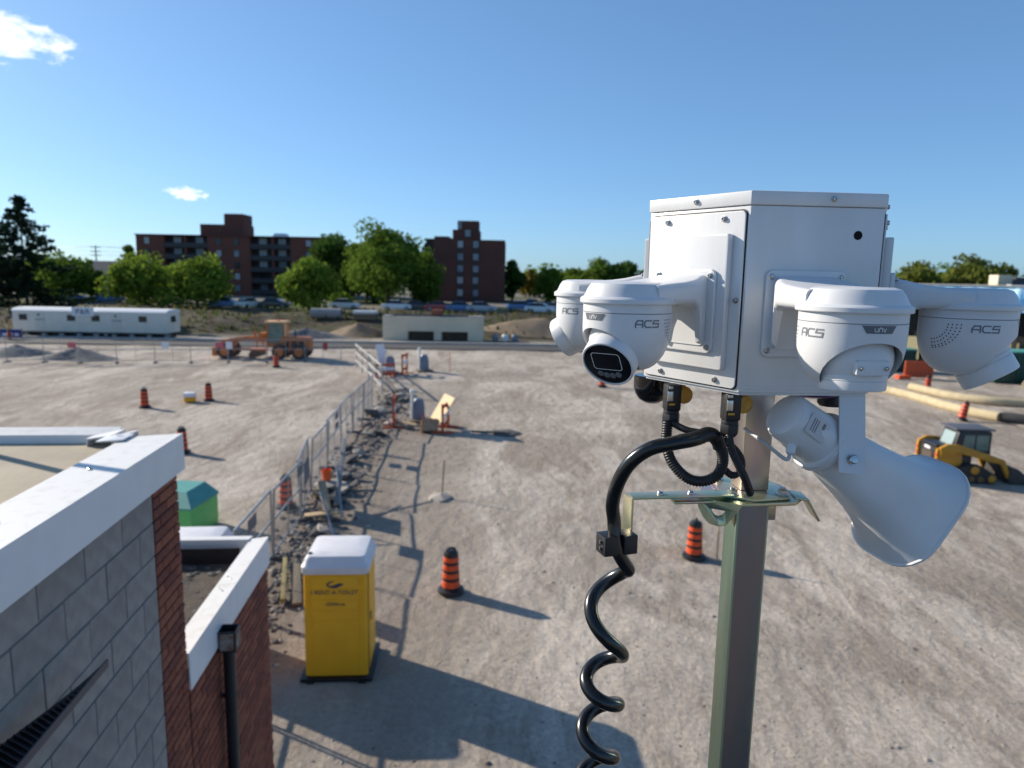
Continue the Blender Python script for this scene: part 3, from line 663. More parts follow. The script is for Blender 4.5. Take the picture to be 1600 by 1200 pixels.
# ---- connectors under the enclosure
def connector(x, y, zt, label):
    c = thing('cable_connector', label, 'connector', (x, y, zt), R(8), 'cable connectors under the enclosure')
    b = MB(); b.box((0, 0, -.021), (.0235, .023, .042)); b.build('hood', BLACKPL, c, bevel=.003)
    b = MB(); b.cyl((0, 0, -.042), (0, 0, -.050), .0125); b.lathe([(.0145, -.048), (.0145, -.062), (.011, -.066), (.0085, -.068)], 6); b.build('cable_gland', BLACKPL, c, bevel=.0006)
    b = MB(); b.box((-.0075, -.0125, -.018), (.009, .004, .016)); b.box((-.0070, -.0120, -.0045), (.007, .0035, .005)); b.build('latch', STEEL, c, bevel=.001)
    b = MB(); b.box((-.004, -.0118, -.031), (.010, .0012, .003)); b.build('coding_stripe', YCAP, c)
    b = MB(); b.lathe([(.0115, -.003), (.0125, 0), (.0115, .003), (.008, .004), (.006, .003), (0, .003)], 26, axis_frame((.0200, -.003, -.018), (.25, -.97, 0)) @ Matrix.Diagonal((1.12, 1.12, 1, 1))); b.box((.017, 0, -.004), (.006, .010, .008)); b.build('yellow_cap', YCAP, c)
    return c
connector(.2555, 1.116, 7.033, 'black plug connector with steel latch under the box, left of the two')
connector(.3275, 1.044, 7.033, 'black plug connector with steel latch under the box, right one nearer the mast')
# black dome and strobe below the box
b = MB(); b.lathe([(.0004, -.036), (.012, -.034), (.022, -.028), (.029, -.018), (.032, -.006), (.032, .012), (.030, .014)], 40, Matrix.Translation((.243, 1.215, 7.019)))
tag(b.build('sensor_dome', BLACKGL), 'glossy black sensor dome under the left corner of the white box', 'sensor')
st = thing('strobe_light', 'flat black strobe with purple lens under the white box beside the mast', 'strobe light', (.478, 1.125, 7.033))
b = MB(); b.lathe([(.048, 0), (.048, -.006), (.046, -.008)], 40); b.build('housing', BLACKPL, st)
b = MB(); b.lathe([(.044, -.008), (.043, -.012), (.036, -.015), (0, -.016)], 40); b.build('lens', PURPLE, st)
b = MB(); b.lathe([(.019, -.013), (.020, -.018), (.020, -.026), (.017, -.030), (0, -.031)], 14, Matrix.Translation((.030, -.010, 0))); b.build('knob', BLACKRUB, st)

# ---- horn loudspeaker
hs = thing('horn_speaker', 'white rectangular horn loudspeaker hanging below the box, mouth pointing down to the right', 'loudspeaker', (0, 0, 0))
ax = (rr*.835*.94 - uu*.55*.94 + fw*.34).normalized()
px = (rr*.64 + uu*.77); px = (px-ax*px.dot(ax)).normalized(); qx = ax.cross(px)
TH = Vector((.4660, 1.0480, 6.9600))
def sec(d, hp, hq, r): return [TH+ax*d+px*x+qx*y for x, y in rrect(hp, hq, r, 6)]
P_ = [(-0.0060, 0.0380, 0.0380, 0.0378), (0.0000, 0.0405, 0.0405, 0.0400), (0.0120, 0.0410, 0.0400, 0.0390), (0.0246, 0.0420, 0.0400, 0.0370), (0.0585, 0.0455, 0.0432, 0.0320), (0.0974, 0.0510, 0.0479, 0.0354), (0.1361, 0.0580, 0.0536, 0.0397), (0.1652, 0.0650, 0.0591, 0.0437), (0.1895, 0.0730, 0.0653, 0.0483), (0.2059, 0.0810, 0.0714, 0.0528), (0.2157, 0.0875, 0.0766, 0.0567), (0.2205, 0.0905, 0.0794, 0.0588)]
rim = [(0.2214, 0.0935, 0.0820, 0.0607), (0.2254, 0.0935, 0.0823, 0.0609), (0.2263, 0.0915, 0.0803, 0.0594)]
inn = [(d, a-.0025, c_-.0025, max(.02, r-.0025)) for d, a, c_, r in P_[::-1][0:9]]
b = MB(); b.loft([sec(*p) for p in P_+rim+inn]); b.build('horn_bell', WPLAST, hs, smooth=40, fix=True)
b = MB(); b.lathe([(.047, -.004), (.0475, -.001), (.0475, .007), (.046, .009)], 48, axis_frame(TH, ax)); b.build('clamp_ring', WPLAST, hs, smooth=30)
b = MB(); b.lathe([(.012, -.084), (.028, -.083), (.033, -.080), (.036, -.073), (.0375, -.045), (.040, -.006), (.0445, -.003), (.0445, .0)], 48, axis_frame(TH, ax)); dr = b.build('driver_housing', WPLAST, hs, smooth=30)
view = (Vector((0, 0, 7.2))-TH); side = (view-ax*view.dot(ax)).normalized(); sd2 = (side*.95 + px*.35).normalized(); sd2 = (sd2-ax*sd2.dot(ax)).normalized()
lab = MB(); tl = ax.cross(sd2)
lab.prism(rrect(.016, .020, .004), 0, .0012, frame(TH-ax*.048+sd2*.0366, tl, ax, sd2)); lo = lab.build('rating_label', mat('grey_label', (.52, .52, .53), rough=.5), dr, bevel=.0003)
lab = MB()
for i in range(5): lab.box((0, 0, 0), (.0001, .0001, .0001))
lab = MB(); lab.prism([(-.011, .006), (-.002, .006), (-.002, .011), (-.011, .011)], .0013, .0016, frame(TH-ax*.048+sd2*.0366, tl, ax, sd2))
for yy in (-.013, -.0085, -.004): lab.prism([(-.010, yy), (.010, yy), (.010, yy+.0016), (-.010, yy+.0016)], .0013, .0016, frame(TH-ax*.048+sd2*.0366, tl, ax, sd2))
lab.build('label_print', LOGO, dr, smooth=0)
dn = (-px*.85+side*.5).normalized(); dn = (dn-ax*dn.dot(ax)).normalized()
b = MB(); b.lathe([(.007, 0), (.007, .012), (.0055, .016), (.004, .017)], 16, axis_frame(TH-ax*.052+dn*.034, dn)); b.build('cable_gland', WPLAST, dr)
p0 = TH-ax*.052+dn*.051; b = MB(); b.tube(spline([p0, p0+dn*.012-ax*.006, p0+Vector((-.02, .05, .005)), p0+Vector((-.035, .10, .015))], 6), .0028, 10); b.build('lead', mat('grey_lead', (.45, .45, .46), rough=.5), hs)
# flat steel hanger with bolt
ht = Vector((.5000, 1.030, 7.036)); hb = Vector((.4930, .9960, 6.9350))
b = MB(); dv = (hb-ht).normalized(); xv = Vector((.97, .07, 0)).normalized(); nv = xv.cross(dv).normalized(); xv = dv.cross(nv)
b.prism(rrect(.0195, (ht-hb).length/2+.006, .003), -.0013, .0013, frame((ht+hb)/2-dv*-.004, xv, -dv, nv)); b.build('hanger_bracket', WHITE, hs, fix=True)
nv2 = nv if nv.y < 0 else -nv
b = MB(); q = frame(hb-dv*.010+nv2*.0014, xv, nv2.cross(xv), nv2); b.lathe([(.0085, 0), (.0085, .0015)], 24, q); b.lathe([(.0068, .0015), (.0068, .0055), (.0055, .0068), (0, .0070)], 24, q); b.build('pivot_bolt', STEEL, hs)

# ================================================================== NEAR BUILDING (left)
BO = Vector((-2.10, 4.32, 0)); BR = R(6.3)                      # local +Y runs along the wall away from the viewer, +X is outward
bld = thing('commercial_building', 'grey concrete block building with white coping and brick corner at lower left', 'building', BO, BR)
ZR = 5.95                                                       # underside of the coping
# wall core
b = MB(); b.box((-3.003, -6.21, ZR/2), (6, 11.6, ZR)); b.build('wall_core', MORTAR, bld, smooth=0)
b = MB(); b.box((-4.0, -.204, ZR/2), (7.976, .39, ZR)); b.build('brick_pier_core', BMORT, bld, smooth=0)
b = MB(); b.box((-5.2, .12, ZR/2-.02), (6.2, .26, ZR-.04)); b.build('rear_jog', MORTAR, bld, smooth=0)
# concrete blocks: .39 x .19 faces with 10 mm joints, proud of the mortar
def bevel_box(d, bev, mt):
    bb = MB(); bb.box((0, 0, 0), d); return bb.mesh('piece', mt, bevel=bev, bseg=1, smooth=0)
bm_ = [bevel_box((.03, .390, .190), .003, CONC), bevel_box((.03, .390, .190), .003, CONC2)]
bh_ = [bevel_box((.03, .190, .190), .003, CONC), bevel_box((.03, .190, .190), .003, CONC2)]
for q in bm_+bh_: q.name = 'block'
wallp = MB(); wallp.box((-.013, -6.2, .02), (.02, 11.56, .03)); wall = wallp.build('block_wall', CONC, bld, smooth=0)
rnd = random.Random(11); rest = MB(); cnt = 0
for row in range(29):
    z = ZR-.100-row*.2
    y = -.415
    first = True
    while y > -11.8:
        half = first and row % 2 == 1; first = False; ln = .19 if half else .39
        yc = y-ln/2; dx = rnd.uniform(-.0015, .0015)
        if row < 16 and yc > -3.4:
            o = inst(rnd.choice(bh_ if half else bm_), 'block', wall, (-.010+dx, yc, z)); cnt += 1
        else: rest.box((-.010+dx, yc, z), (.03, ln, .19))
        y -= ln+.01
o = rest.build('block', CONC, wall, smooth=0); stuff(o)
# brick pier
def brick_meshes(ln): return [bevel_box((.026, ln, .057), .0025, m_) for m_ in BRICKS]
bst, bhd = brick_meshes(.193), brick_meshes(.0915)
for q in bst+bhd: q.name = 'brick'
pierp = MB(); pierp.box((-.012, -.204, .02), (.018, .40, .03)); pier = pierp.build('brick_pier', BMORT, bld, smooth=0)
rest = MB(); rest_z = 2.9
def lay_bricks(parent, x, y0, y1, ztop, zbot, zpart, restmb, rnd):
    row = 0; z = ztop-.0285
    while z > zbot:
        y = y0 + (.0 if row % 2 == 0 else -.1015)
        while y < y1-.01:
            a, e = max(y, y0), min(y+.193, y1); ln = e-a
            if ln > .03:
                dx = rnd.uniform(-.002, .002)
                if z > zpart and (abs(ln-.193) < .002 or abs(ln-.0915) < .002):
                    inst(rnd.choice(bst if ln > .15 else bhd), 'brick', parent, (x+dx, (a+e)/2, z))
                else:
                    restmb.cur = rnd.randrange(3); restmb.box((x+dx, (a+e)/2, z), (.026, ln, .057))
            y += .203
        z -= .0675; row += 1
lay_bricks(pier, -.009, -.396, .0, ZR-.006, .2, 2.7, rest, random.Random(2))
stuff(rest.build('brick', BRICKS, pier, smooth=0))
b = MB()                                                        # the far return of the corner, bricks seen as toothed edge
rest = MB(); rn = random.Random(8); z = ZR-.035
while z > 2.7:
    rest.cur = rn.randrange(3); rest.box((-.07, -.0035, z), (.13 if int(z*1000) % 2 else .10, .026, .057)); z -= .0675
stuff(rest.build('brick', BRICKS, pier, smooth=0))
# coping: metal cap folded over the parapet
def coping(name, parent, a, c, wd, z, fascia, out=.032, mt=COPING, mt2=DIRTYCOP, side=1):
    a, c = Vector((*a, 0)), Vector((*c, 0)); d = (c-a).normalized(); n = Vector((d.y, -d.x, 0))*side   # n = outward
    bb = MB()
    def q(o_, zz, p): return p + n*o_ + Vector((0, 0, zz))
    prof = [(out, z-fascia), (out+.008, z-fascia-.004), (out+.004, z), (-wd, z-.022), (-wd, z-.13), (-wd+.006, z-.13), (-wd+.006, z-.03), (out-.004, z-.012), (out-.004, z-fascia)]
    secs = [[q(o_, zz, p) for o_, zz in prof] for p in (a, c)]; n_ = len(prof)
    bb.mat(0); bb.add(secs[0]+secs[1], [(i, (i+1) % n_, n_+(i+1) % n_, n_+i) for i in range(n_) if i != 2]+[tuple(range(n_))[::-1], tuple(range(n_, 2*n_))])
    bb.mat(1); bb.add([secs[0][2], secs[0][3], secs[1][3], secs[1][2]], [(0, 1, 2, 3)])
    return bb.build(name, [mt, mt2], parent, smooth=0, fix=True)
CT = 6.172
for y0, y1 in ((-11.9, -6.03), (-6.02, -2.97), (-2.965, .045)): coping('coping', bld, (0, y0), (0, y1), .30, CT, .225)
coping('coping', bld, (-.310, .045), (-.345, .045), .20, CT-.004, .2, side=-1)
b = MB(); b.box((-.34, -.02, CT-.012), (.16, .17, .006), Matrix.Rotation(R(-4), 3, 'Y')); b.build('loose_flashing', COPING, bld, bevel=.001)
coping('coping', bld, (-.42, .235), (-8.2, .235), .10, CT-.006, .2, side=1)
coping('coping', bld, (-.42, .04), (-.42, .23), .12, CT-.010, .2, side=1)
b = MB(); b.box((-4.29, -5.95, ZR+.065), (8.0, 12.3, .15)); b.build('roof_membrane', ROOFTAN, bld, smooth=0)
for y_ in (-.75, -1.55, -2.35):
    b = MB(); b.lathe([(.012, 0), (.011, .006), (.004, .012)], 10, Matrix.Translation((-.16, y_, CT-.012))); b.build('fastener', STEEL, bld)
# black finned light fitting on the block wall
PLACE_LF = 5.36
lf = thing('wall_light', 'black finned light fitting on the grey block wall at lower left corner', 'wall light', BO+Matrix.Rotation(BR, 3, 'Z') @ Vector((.006, -2.45, 5.36)), BR)
def plan(y): return .006 + .150*smooth01((y-.20)/.82)          # inner edge of the flat fitting
ys_ = [-.9+.06*i for i in range(33)]
b = MB(); b.prism([(.165, -.9), (.165, 1.02)]+[(plan(y)-.003, y) for y in ys_[::-1] if y < 1.02], .098, .112); b.build('face_plate', BLACKMET, lf, bevel=.002)
b = MB(); b.box((.1695, .06, .106), (.008, 1.92, .036)); b.build('edge_rim', mat('grey_painted_metal', (.06, .06, .072), rough=.5), lf, bevel=.002)
b = MB(); b.box((.05, -.3, .05), (.10, .30, .09)); b.build('back_box', BLACKMET, lf, bevel=.006)
for i in range(62):
    y = -.88+i*.03; x0 = plan(y+.10)
    if .164-x0 < .012: continue
    hgt = .016*min(1, (.164-x0)/.06)
    b = MB(); b.prism([(x0, .112), (.1645, .112), (.1645, .120), (x0+(.164-x0)*.45, .112+hgt), (x0, .112+hgt*.8)], -.003, .003, frame((0, y, 0), (1, 0, 0), (0, 0, 1), (0, -1, 0)) @ Matrix.Shear('XZ', 4, (0, 0)))
    b.v = [(v[0], v[1]+(v[0]-.165)*-.6, v[2]) for v in b.v]
    b.build('cooling_fin', BLACKMET, lf, smooth=0, fix=True)

# ---- lower brick wing behind the corner
wing = thing('brick_wing', 'low red brick annex with white coping beyond the block building', 'building', BO+Matrix.Rotation(BR, 3, 'Z') @ Vector((-.004, .012, 0)), BR-R(1.0))
ZW = 4.45
b = MB(); b.box((-2.017, 1.04, ZW/2), (4, 2.05, ZW)); b.build('wall_core', BMORT, wing, smooth=0)
wp = MB(); wp.box((-.012, 1.04, .02), (.018, 2.04, .03)); bw = wp.build('brick_wall', BMORT, wing, smooth=0)
rest = MB(); lay_bricks(bw, -.006, .02, 2.065, ZW-.004, .2, ZW-1.72, rest, random.Random(4)); stuff(rest.build('brick', BRICKS, bw, smooth=0))
b = MB(); b.box((-2.0, 1.05, ZW+.03), (3.9, 1.9, .06)); b.build('roof', ROOFDARK, wing, smooth=0)
CW = 4.705
coping('coping', wing, (0, -.008), (0, 1.06), .145, CW, .262, out=.016); coping('coping', wing, (0, 1.066), (0, 2.09), .145, CW, .262, out=.016)
coping('coping', wing, (-.148, 2.062), (-4.0, 2.062), .12, CW-.004, .25, side=-1, out=.025)
b = MB(); b.box((-2.1, 1.93, ZW+.12), (3.8, .02, .18)); b.build('roof_upstand', BLACKMET, wing, smooth=0)
for y_ in (.95, 1.0, 1.17, 1.22):
    b = MB(); b.lathe([(.008, 0), (.0075, .004), (.003, .008)], 8, Matrix.Translation((-.06 if y_ in (.95, 1.17) else -.10, y_, CW-.009))); b.build('fastener', STEEL, wing)
rn = random.Random(21); rb = MB()
for i in range(170):
    vs, fs = rn.choice(rocks); s_ = rn.uniform(.012, .045); x, y = rn.uniform(-1.9, -.17), rn.uniform(.05, 1.85); rb.cur = 0 if rn.random() < .8 else 1
    rb.add([(x+p.x*s_, y+p.y*s_, ZW+.06+p.z*s_*.7) for p in vs], fs)
stuff(rb.build('roof_gravel', [ASPH, STONE], wing, smooth=0))
# rain leader with head box on the annex
dsp = thing('downspout', 'black downspout with rusty leader head on the low brick annex', 'downspout', BO+Matrix.Rotation(BR, 3, 'Z') @ Vector((.026, .62, 0)), BR)
b = MB()
for c_, d_ in (((.065, .062, 4.475), (.13, .008, .16)), ((.065, -.062, 4.475), (.13, .008, .16)), ((.004, 0, 4.475), (.008, .116, .16)), ((.126, 0, 4.475), (.008, .116, .16)), ((.065, 0, 4.40), (.11, .11, .006))): b.box(c_, d_)
hd = b.build('leader_head', BLACKMET, dsp, bevel=.0015)
b = MB(); b.box((.1315, .0, 4.475), (.003, .10, .10)); b.box((.065, -.0675, 4.475), (.10, .003, .13)); b.build('rust_patch', RUST, hd, smooth=0)
b = MB(); b.box((.062, 0, 4.555), (.138, .14, .008)); 
b = MB(); b.lathe([(.045, 4.40), (.045, .25)], 18, Matrix.Translation((.062, 0, 0))); b.build('pipe', BLACKMET, dsp)
for z_ in (4.0, 2.6, 1.2):
    b = MB(); b.lathe([(.049, z_), (.049, z_+.03)], 18, Matrix.Translation((.062, 0, 0))); b.box((.012, 0, z_+.015), (.05, .02, .025)); b.build('strap', BLACKMET, dsp)

# ================================================================== SITE OBJECTS
# ---- portable toilets
def portable_toilet(loc, rz, label, bodym):
    t = thing('portable_toilet', label, 'portable toilet', loc, rz)
    b = MB(); b.box((0, 0, .05), (1.26, 1.26, .06)); b.box((-.45, 0, .02), (.12, 1.34, .05)); b.box((.45, 0, .02), (.12, 1.34, .05)); b.build('skid', BLACKPL, t, bevel=.01)
    b = MB(); b.box((0, 0, 1.05), (1.10, 1.10, 1.95)); b.build('cabin', bodym, t, bevel=.05, bseg=3)
    for sx in (-.46, .46):
        for k in range(4):
            b = MB(); b.box((sx, -.553, 1.86-k*.19), (.035, .02, .13)); b.build('rib', bodym, t, bevel=.006)
    b = MB(); b.box((0, -.556, 1.06), (.80, .018, 1.80)); w_ = b.build('panel', bodym, t, bevel=.008)
    for k in range(4):
        b = MB(); b.box((0, -.566, 1.72-k*.19), (.78, .012, .012)); b.build('rib', bodym, w_)
    b = MB(); b.box((.556, .0, 1.06), (.02, .72, 1.78)); dr_ = b.build('door', bodym, t, bevel=.01)
    b = MB(); b.box((.572, -.28, 1.1), (.02, .05, .16)); b.build('handle', BLACKPL, dr_, bevel=.005)
    b = MB(); b.box((.551, -.47, 1.06), (.012, .05, 1.86)); b.build('corner_seam', BLACKPL, t)
    b = MB(); b.loft([[Vector((x, y, z)) for x, y in rrect(hx, hy, .10, 4)] for hx, hy, z in ((.575, .575, 2.0), (.585, .585, 2.02), (.585, .585, 2.13), (.555, .555, 2.16), (.535, .535, 2.24), (.50, .50, 2.30), (.34, .36, 2.335))])
    rf = b.build('roof', PROOF, t, smooth=40)
    b = MB(); b.cyl((-.45, -.38, 2.2), (-.45, -.38, 2.33), .035); b.build('vent_pipe', BLACKPL, rf)
    return t
pt = portable_toilet((-3.05, 12.22, 0), R(4), 'yellow portable toilet with white roof on the gravel beside the brick annex', YEL)
FP = frame((0, -.5665, 0), (1, 0, 0), (0, 0, 1), (0, -1, 0))
text('1·RENT-A-TOILET', .105, 'lettering', NAVY, pt, FP @ Matrix.Translation((-.02, 1.665, .003)))
text('a2bible.ca', .085, 'lettering', NAVY, pt, FP @ Matrix.Translation((0, 1.455, .003)))
b = MB(); b.prism([(-.14, 1.79), (-.08, 1.755), (.02, 1.75), (.12, 1.80), (.15, 1.83), (.06, 1.835), (-.02, 1.80), (-.09, 1.785), (-.12, 1.81), (-.08, 1.85), (.0, 1.88), (-.09, 1.87), (-.15, 1.83)], .004, .007, FP); b.build('swirl_logo', NAVY, pt, smooth=0)
portable_toilet((-5.85, 12.55, 0), R(6), 'unseen portable toilet added behind the brick annex, only its shadow showing', YEL)  # unseen, added for the shadow it throws past the annex

# ---- traffic barrels
def barrel_meshes():
    res = []
    b = MB(); b.lathe([(.30, 0), (.31, .02), (.30, .07), (.24, .10), (.20, .105)], 28); res.append(('rubber_base', b.mesh('rubber_base', BLACKRUB)))
    b = MB(); b.lathe([(.205, .09), (.203, .12), (.165, .92), (.160, .945), (.13, .955), (.0, .955)], 28); res.append(('body', b.mesh('body', BLACKPL)))
    def rad(z): return .203-(z-.12)*.0475
    for i, (z0, z1) in enumerate(((.14, .29), (.36, .48), (.55, .67), (.74, .85))):
        b = MB(); b.lathe([(rad(z0)-.002, z0), (rad(z0)+.006, z0+.006), (rad(z1)+.006, z1-.006), (rad(z1)-.002, z1)], 28); res.append(('orange_band', b.mesh('orange_band', ORANGE)))
    b = MB(); b.tube(spline([(-.10, 0, .95), (-.085, 0, 1.02), (0, 0, 1.05), (.085, 0, 1.02), (.10, 0, .95)], 4), .022, 8); b.lathe([(.13, .95), (.12, .985), (.05, .99), (0, .99)], 24); res.append(('handle', b.mesh('handle', BLACKPL)))
    return res
BAR = barrel_meshes()
def barrel(x, y, label, rz=0, lean=(0, 0), s=1.0):
    t = thing('traffic_barrel', label, 'traffic barrel', (x, y, 0), rz, 'orange and black traffic barrels'); t.rotation_euler = (lean[0], lean[1], rz); t.scale = (s,)*3
    for nm, me in BAR: inst(me, nm, t)
    return t
barrel(-1.31, 15.35, 'orange and black traffic barrel on open gravel to the right of the yellow toilet', .4)
barrel(4.83, 17.62, 'orange and black traffic barrel directly behind the steel mast', 1.1)
barrel(-12.98, 27.3, 'orange and black traffic barrel just past the tall building corner', .2)
barrel(-6.86, 20.95, 'orange and black traffic barrel standing behind the near fence panels', .9)
barrel(-19.1, 36.3, 'orange and black traffic barrel alone at left, below the office trailer', .5)
barrel(-16.7, 38.5, 'orange and black traffic barrel beside the small yellow and white object', 1.9)
barrel(-17.75, 52.9, 'traffic barrel standing in front of the orange grader', .1)
barrel(28.0, 47.3, 'traffic barrel inside the far bend of the tan hose', .7)
barrel(24.0, 37.2, 'leaning traffic barrel against the near run of the tan hose', .2, (0, R(13)))
barrel(5.95, 46.3, 'traffic barrel half hidden behind the front left camera', .3)
barrel(-48.4, 68.0, 'small traffic barrel beside the blue banner sign', .3)

# ---- fences
def fence_panel_meshes(w_, h_):
    r_ = .032; parts = []
    b = MB(); b.tube([(0, 0, .06), (0, 0, h_), (w_, 0, h_), (w_, 0, .06)], r_, 8)
    parts.append(('frame', b.mesh('frame', GALV)))
    b = MB(); b.tube([(0, 0, .16), (w_, 0, .16)], .022, 8); parts.append(('bottom_rail', b.mesh('bottom_rail', GALV)))
    b = MB(); b.tube([(0, 0, 1.02), (w_, 0, 1.02)], .028, 8); parts.append(('middle_rail', b.mesh('middle_rail', GALV)))
    b = MB(); b.tube([(w_/2, 0, .16), (w_/2, 0, h_)], .014, 8); parts.append(('middle_post', b.mesh('middle_post', GALV)))
    b = MB(); n = int(w_/.075)
    for i in range(1, n): b.tube([(i*w_/n, .0, .16), (i*w_/n, 0, h_)], .0026, 3, False)
    m_ = int((h_-.16)/.15)
    for i in range(1, m_): b.tube([(0, .004, .16+i*(h_-.16)/m_), (w_, .004, .16+i*(h_-.16)/m_)], .0018, 3, False)
    parts.append(('wire_mesh', b.mesh('wire_mesh', GALV)))
    b = MB(); b.box((.0, 0, .035), (.16, .62, .07)); parts.append(('foot', b.mesh('foot', ASPH, bevel=.01)))
    return parts
FPM = {}
def fence_panel(a, c, label, group, h_=1.8, lean=0):
    a, c = Vector(a), Vector(c); L_ = round((c-a).length, 2)
    if (L_, h_) not in FPM: FPM[(L_, h_)] = fence_panel_meshes(L_, h_)
    t = thing('fence_panel', label, 'fence panel', (a.x, a.y, gz(a.x, a.y)+.01), math.atan2(c.y-a.y, c.x-a.x), group)
    t.rotation_euler = (lean, 0, math.atan2(c.y-a.y, c.x-a.x))
    for nm, me in FPM[(L_, h_)]:
        o = inst(me, nm, t)
        if nm == 'wire_mesh': stuff(o)
    return t
FL = [(-5.05, 8.3), (-5.40, 11.2), (-5.72, 14.07), (-5.92, 16.95), (-6.06, 19.8), (-6.58, 22.6), (-6.78, 25.5), (-6.95, 28.4), (-7.13, 31.3), (-7.28, 34.2), (-7.42, 37.1)]
for i, (a, c) in enumerate(zip(FL[:-1], FL[1:])):
    d = (Vector(c)-Vector(a)).normalized()*.04
    fence_panel(Vector(a)+d, Vector(c)-d, 'galvanised mesh fence panel beside the rubble, %s from the near end' % ORD[i], 'mesh fence panels along the rubble', 1.8, R((0, 0, 0, 2, -2, 3, 0, -2, 1, 2)[i]))
GL = [(-44.0, 53.2), (-41.0, 53.0), (-38.0, 52.9), (-35.2, 52.9), (-32.5, 52.9), (-29.9, 53.2), (-27.4, 54.0), (-24.9, 54.5), (-22.2, 55.0), (-19.4, 55.6), (-16.6, 56.4), (-13.9, 57.2)]
for i, (a, c) in enumerate(zip(GL[:-1], GL[1:])):
    fence_panel(a, c, 'thin mesh fence panel in front of the office trailer, %s from the left end' % ORD[i], 'far mesh fence panels before the trailer')
# signs wired to the far fence
def fence_sign(x, y, w_, h_, mt, label, z=1.35):
    b = MB(); b.box((0, 0, 0), (w_, .012, h_)); o = b.build('warning_sign', mt, smooth=0); o.location = (x, y-.03, z); tag(o, label, 'sign', 'signs on the far fence'); return o
fence_sign(-33.0, 52.86, .62, .42, PINK, 'red and white notice on the far fence, left of the trailer sign post')
fence_sign(-26.6, 54.1, .55, .50, SIGNW, 'white notice on the far fence under the trailer end')
fence_sign(-22.75, 54.85, .62, .42, PINK, 'red notice on the far fence next to the grader')
fence_sign(-22.05, 54.95, .5, .55, SIGNW, 'white notice beside the red one next to the grader')
fence_sign(-15.1, 56.9, .40, .62, REDP, 'small dark red sign on the far fence right of the grader', 1.2)
b = MB(); b.box((0, 0, 0), (.16, .012, .62)); o = b.build('warning_sign', mat('dark_sign', (.05, .03, .04), rough=.6), smooth=0); o.location = (-7.02, 28.6, 1.25); o.rotation_euler = (0, 0, R(93)); tag(o, 'narrow dark tag hanging on the near mesh fence', 'sign')
for k, (x, y, z, l_, h_, rz) in enumerate(((-5.98, 19.4, 1.62, .62, .28, 93), (-6.87, 27.2, 1.62, .62, .26, 93.5), (-6.87, 27.2, 1.25, .62, .26, 93.5), (-6.30, 21.1, 1.15, 1.3, .75, 100), (-5.80, 15.2, 1.60, .62, .30, 94))):
    b = MB(); b.box((0, 0, 0), (l_, .012, h_)); o = b.build('notice_board', mat('grey_notice', (.16, .16, .17), rough=.7), smooth=0); o.location = (x+.05, y, z); o.rotation_euler = (0, 0, R(rz))
    tag(o, 'small board tied to the near mesh fence, seen edge on, %s from the near end' % ('second', 'fourth', 'fifth', 'third', 'first')[k], 'board', 'boards on the near fence')
# white rail barriers at the far end of the rubble
def rail_barrier(a, c, label):
    a, c = Vector(a), Vector(c); L_ = (c-a).length
    t = thing('rail_barrier', label, 'barrier', (a.x, a.y, 0), math.atan2(c.y-a.y, c.x-a.x), 'white rail barriers at the end of the fence')
    for z_ in (.55, 1.15, 1.75):
        b = MB(); b.box((L_/2, 0, z_), (L_, .05, .10)); b.build('rail', mat('grey_rail', (.40, .40, .39), rough=.6), t, bevel=.008)
    for x_ in (.1, L_/2, L_-.1):
        b = MB(); b.box((x_, .06, .95), (.09, .07, 1.9)); b.build('post', GALV, t)
        b = MB(); b.bar((x_, .06, 1.5), (x_, 1.0, .03), .05); b.build('brace', OLDWOOD, t)
rail_barrier((-11.9, 53.5), (-9.8, 47.6), 'pale rail barrier at far end of the fence, behind the wrapped risers')
rail_barrier((-9.7, 47.3), (-7.75, 41.6), 'pale rail barrier leading back from the mesh fence, nearer one')

# ---- rubble and leftovers along the fence
rn = random.Random(31); chunk = []
for k in range(6):
    vs, fs = rock_mesh(1, 50+k, .45); bb = MB(); bb.add(vs, fs); chunk.append(bb.mesh('chunk', [ASPH, STONE][k % 3 == 0], smooth=0))
for k in range(46):
    y = 17.5+26*rn.random()**.9; x = -4.35-.055*y+rn.gauss(0, .38)
    o = bpy.data.objects.new('rubble_chunk', rn.choice(chunk)); COL.objects.link(o); s_ = rn.uniform(.10, .27)*(1 if rn.random() < .8 else 1.5)
    o.scale = (s_*rn.uniform(.8, 1.7), s_, s_*rn.uniform(.6, 1.1)); o.rotation_euler = (rn.uniform(-.5, .5), rn.uniform(-.5, .5), rn.uniform(0, 6.3)); o.location = (x, y, .06+s_*.2)
    tag(o, 'lump of broken asphalt or stone in the rubble row along the fence', 'rubble', 'rubble lumps along the fence')
db = MB()
for k in range(1900):
    y = 12+32*rn.random(); x = -4.5-.055*y+rn.gauss(0, .48); vs, fs = rn.choice(rocks); s_ = rn.uniform(.02, .10); db.cur = rn.choice((0, 0, 0, 1)); a = rn.random()*6.28
    db.add([(x+(p.x*math.cos(a)-p.y*math.sin(a))*s_, y+(p.x*math.sin(a)+p.y*math.cos(a))*s_, gz(x, y)+p.z*s_) for p in vs], fs)
o = stuff(db.build('rubble_fines', [ASPH, STONE], smooth=0)); o['label'] = 'small broken asphalt and soil heaped along the fence'; o['category'] = 'rubble'
def plank(a, c, wd, th, mt, label, name='timber_plank', grp='loose planks by the fence', roll=0):
    a, c = Vector(a), Vector(c); d = c-a; b = MB(); b.box((0, 0, 0), (d.length, wd, th)); o = b.build(name, mt, bevel=.004)
    o.location = (a+c)/2; o.rotation_euler = d.to_track_quat('X', 'Z').to_euler(); o.rotation_euler.rotate_axis('X', roll) if roll else None
    return tag(o, label, 'plank', grp)
plank((-5.35, 20.0, .25), (-5.85, 21.3, .75), .24, .05, WOOD, 'pale plank propped up among the rubble near the orange bucket')
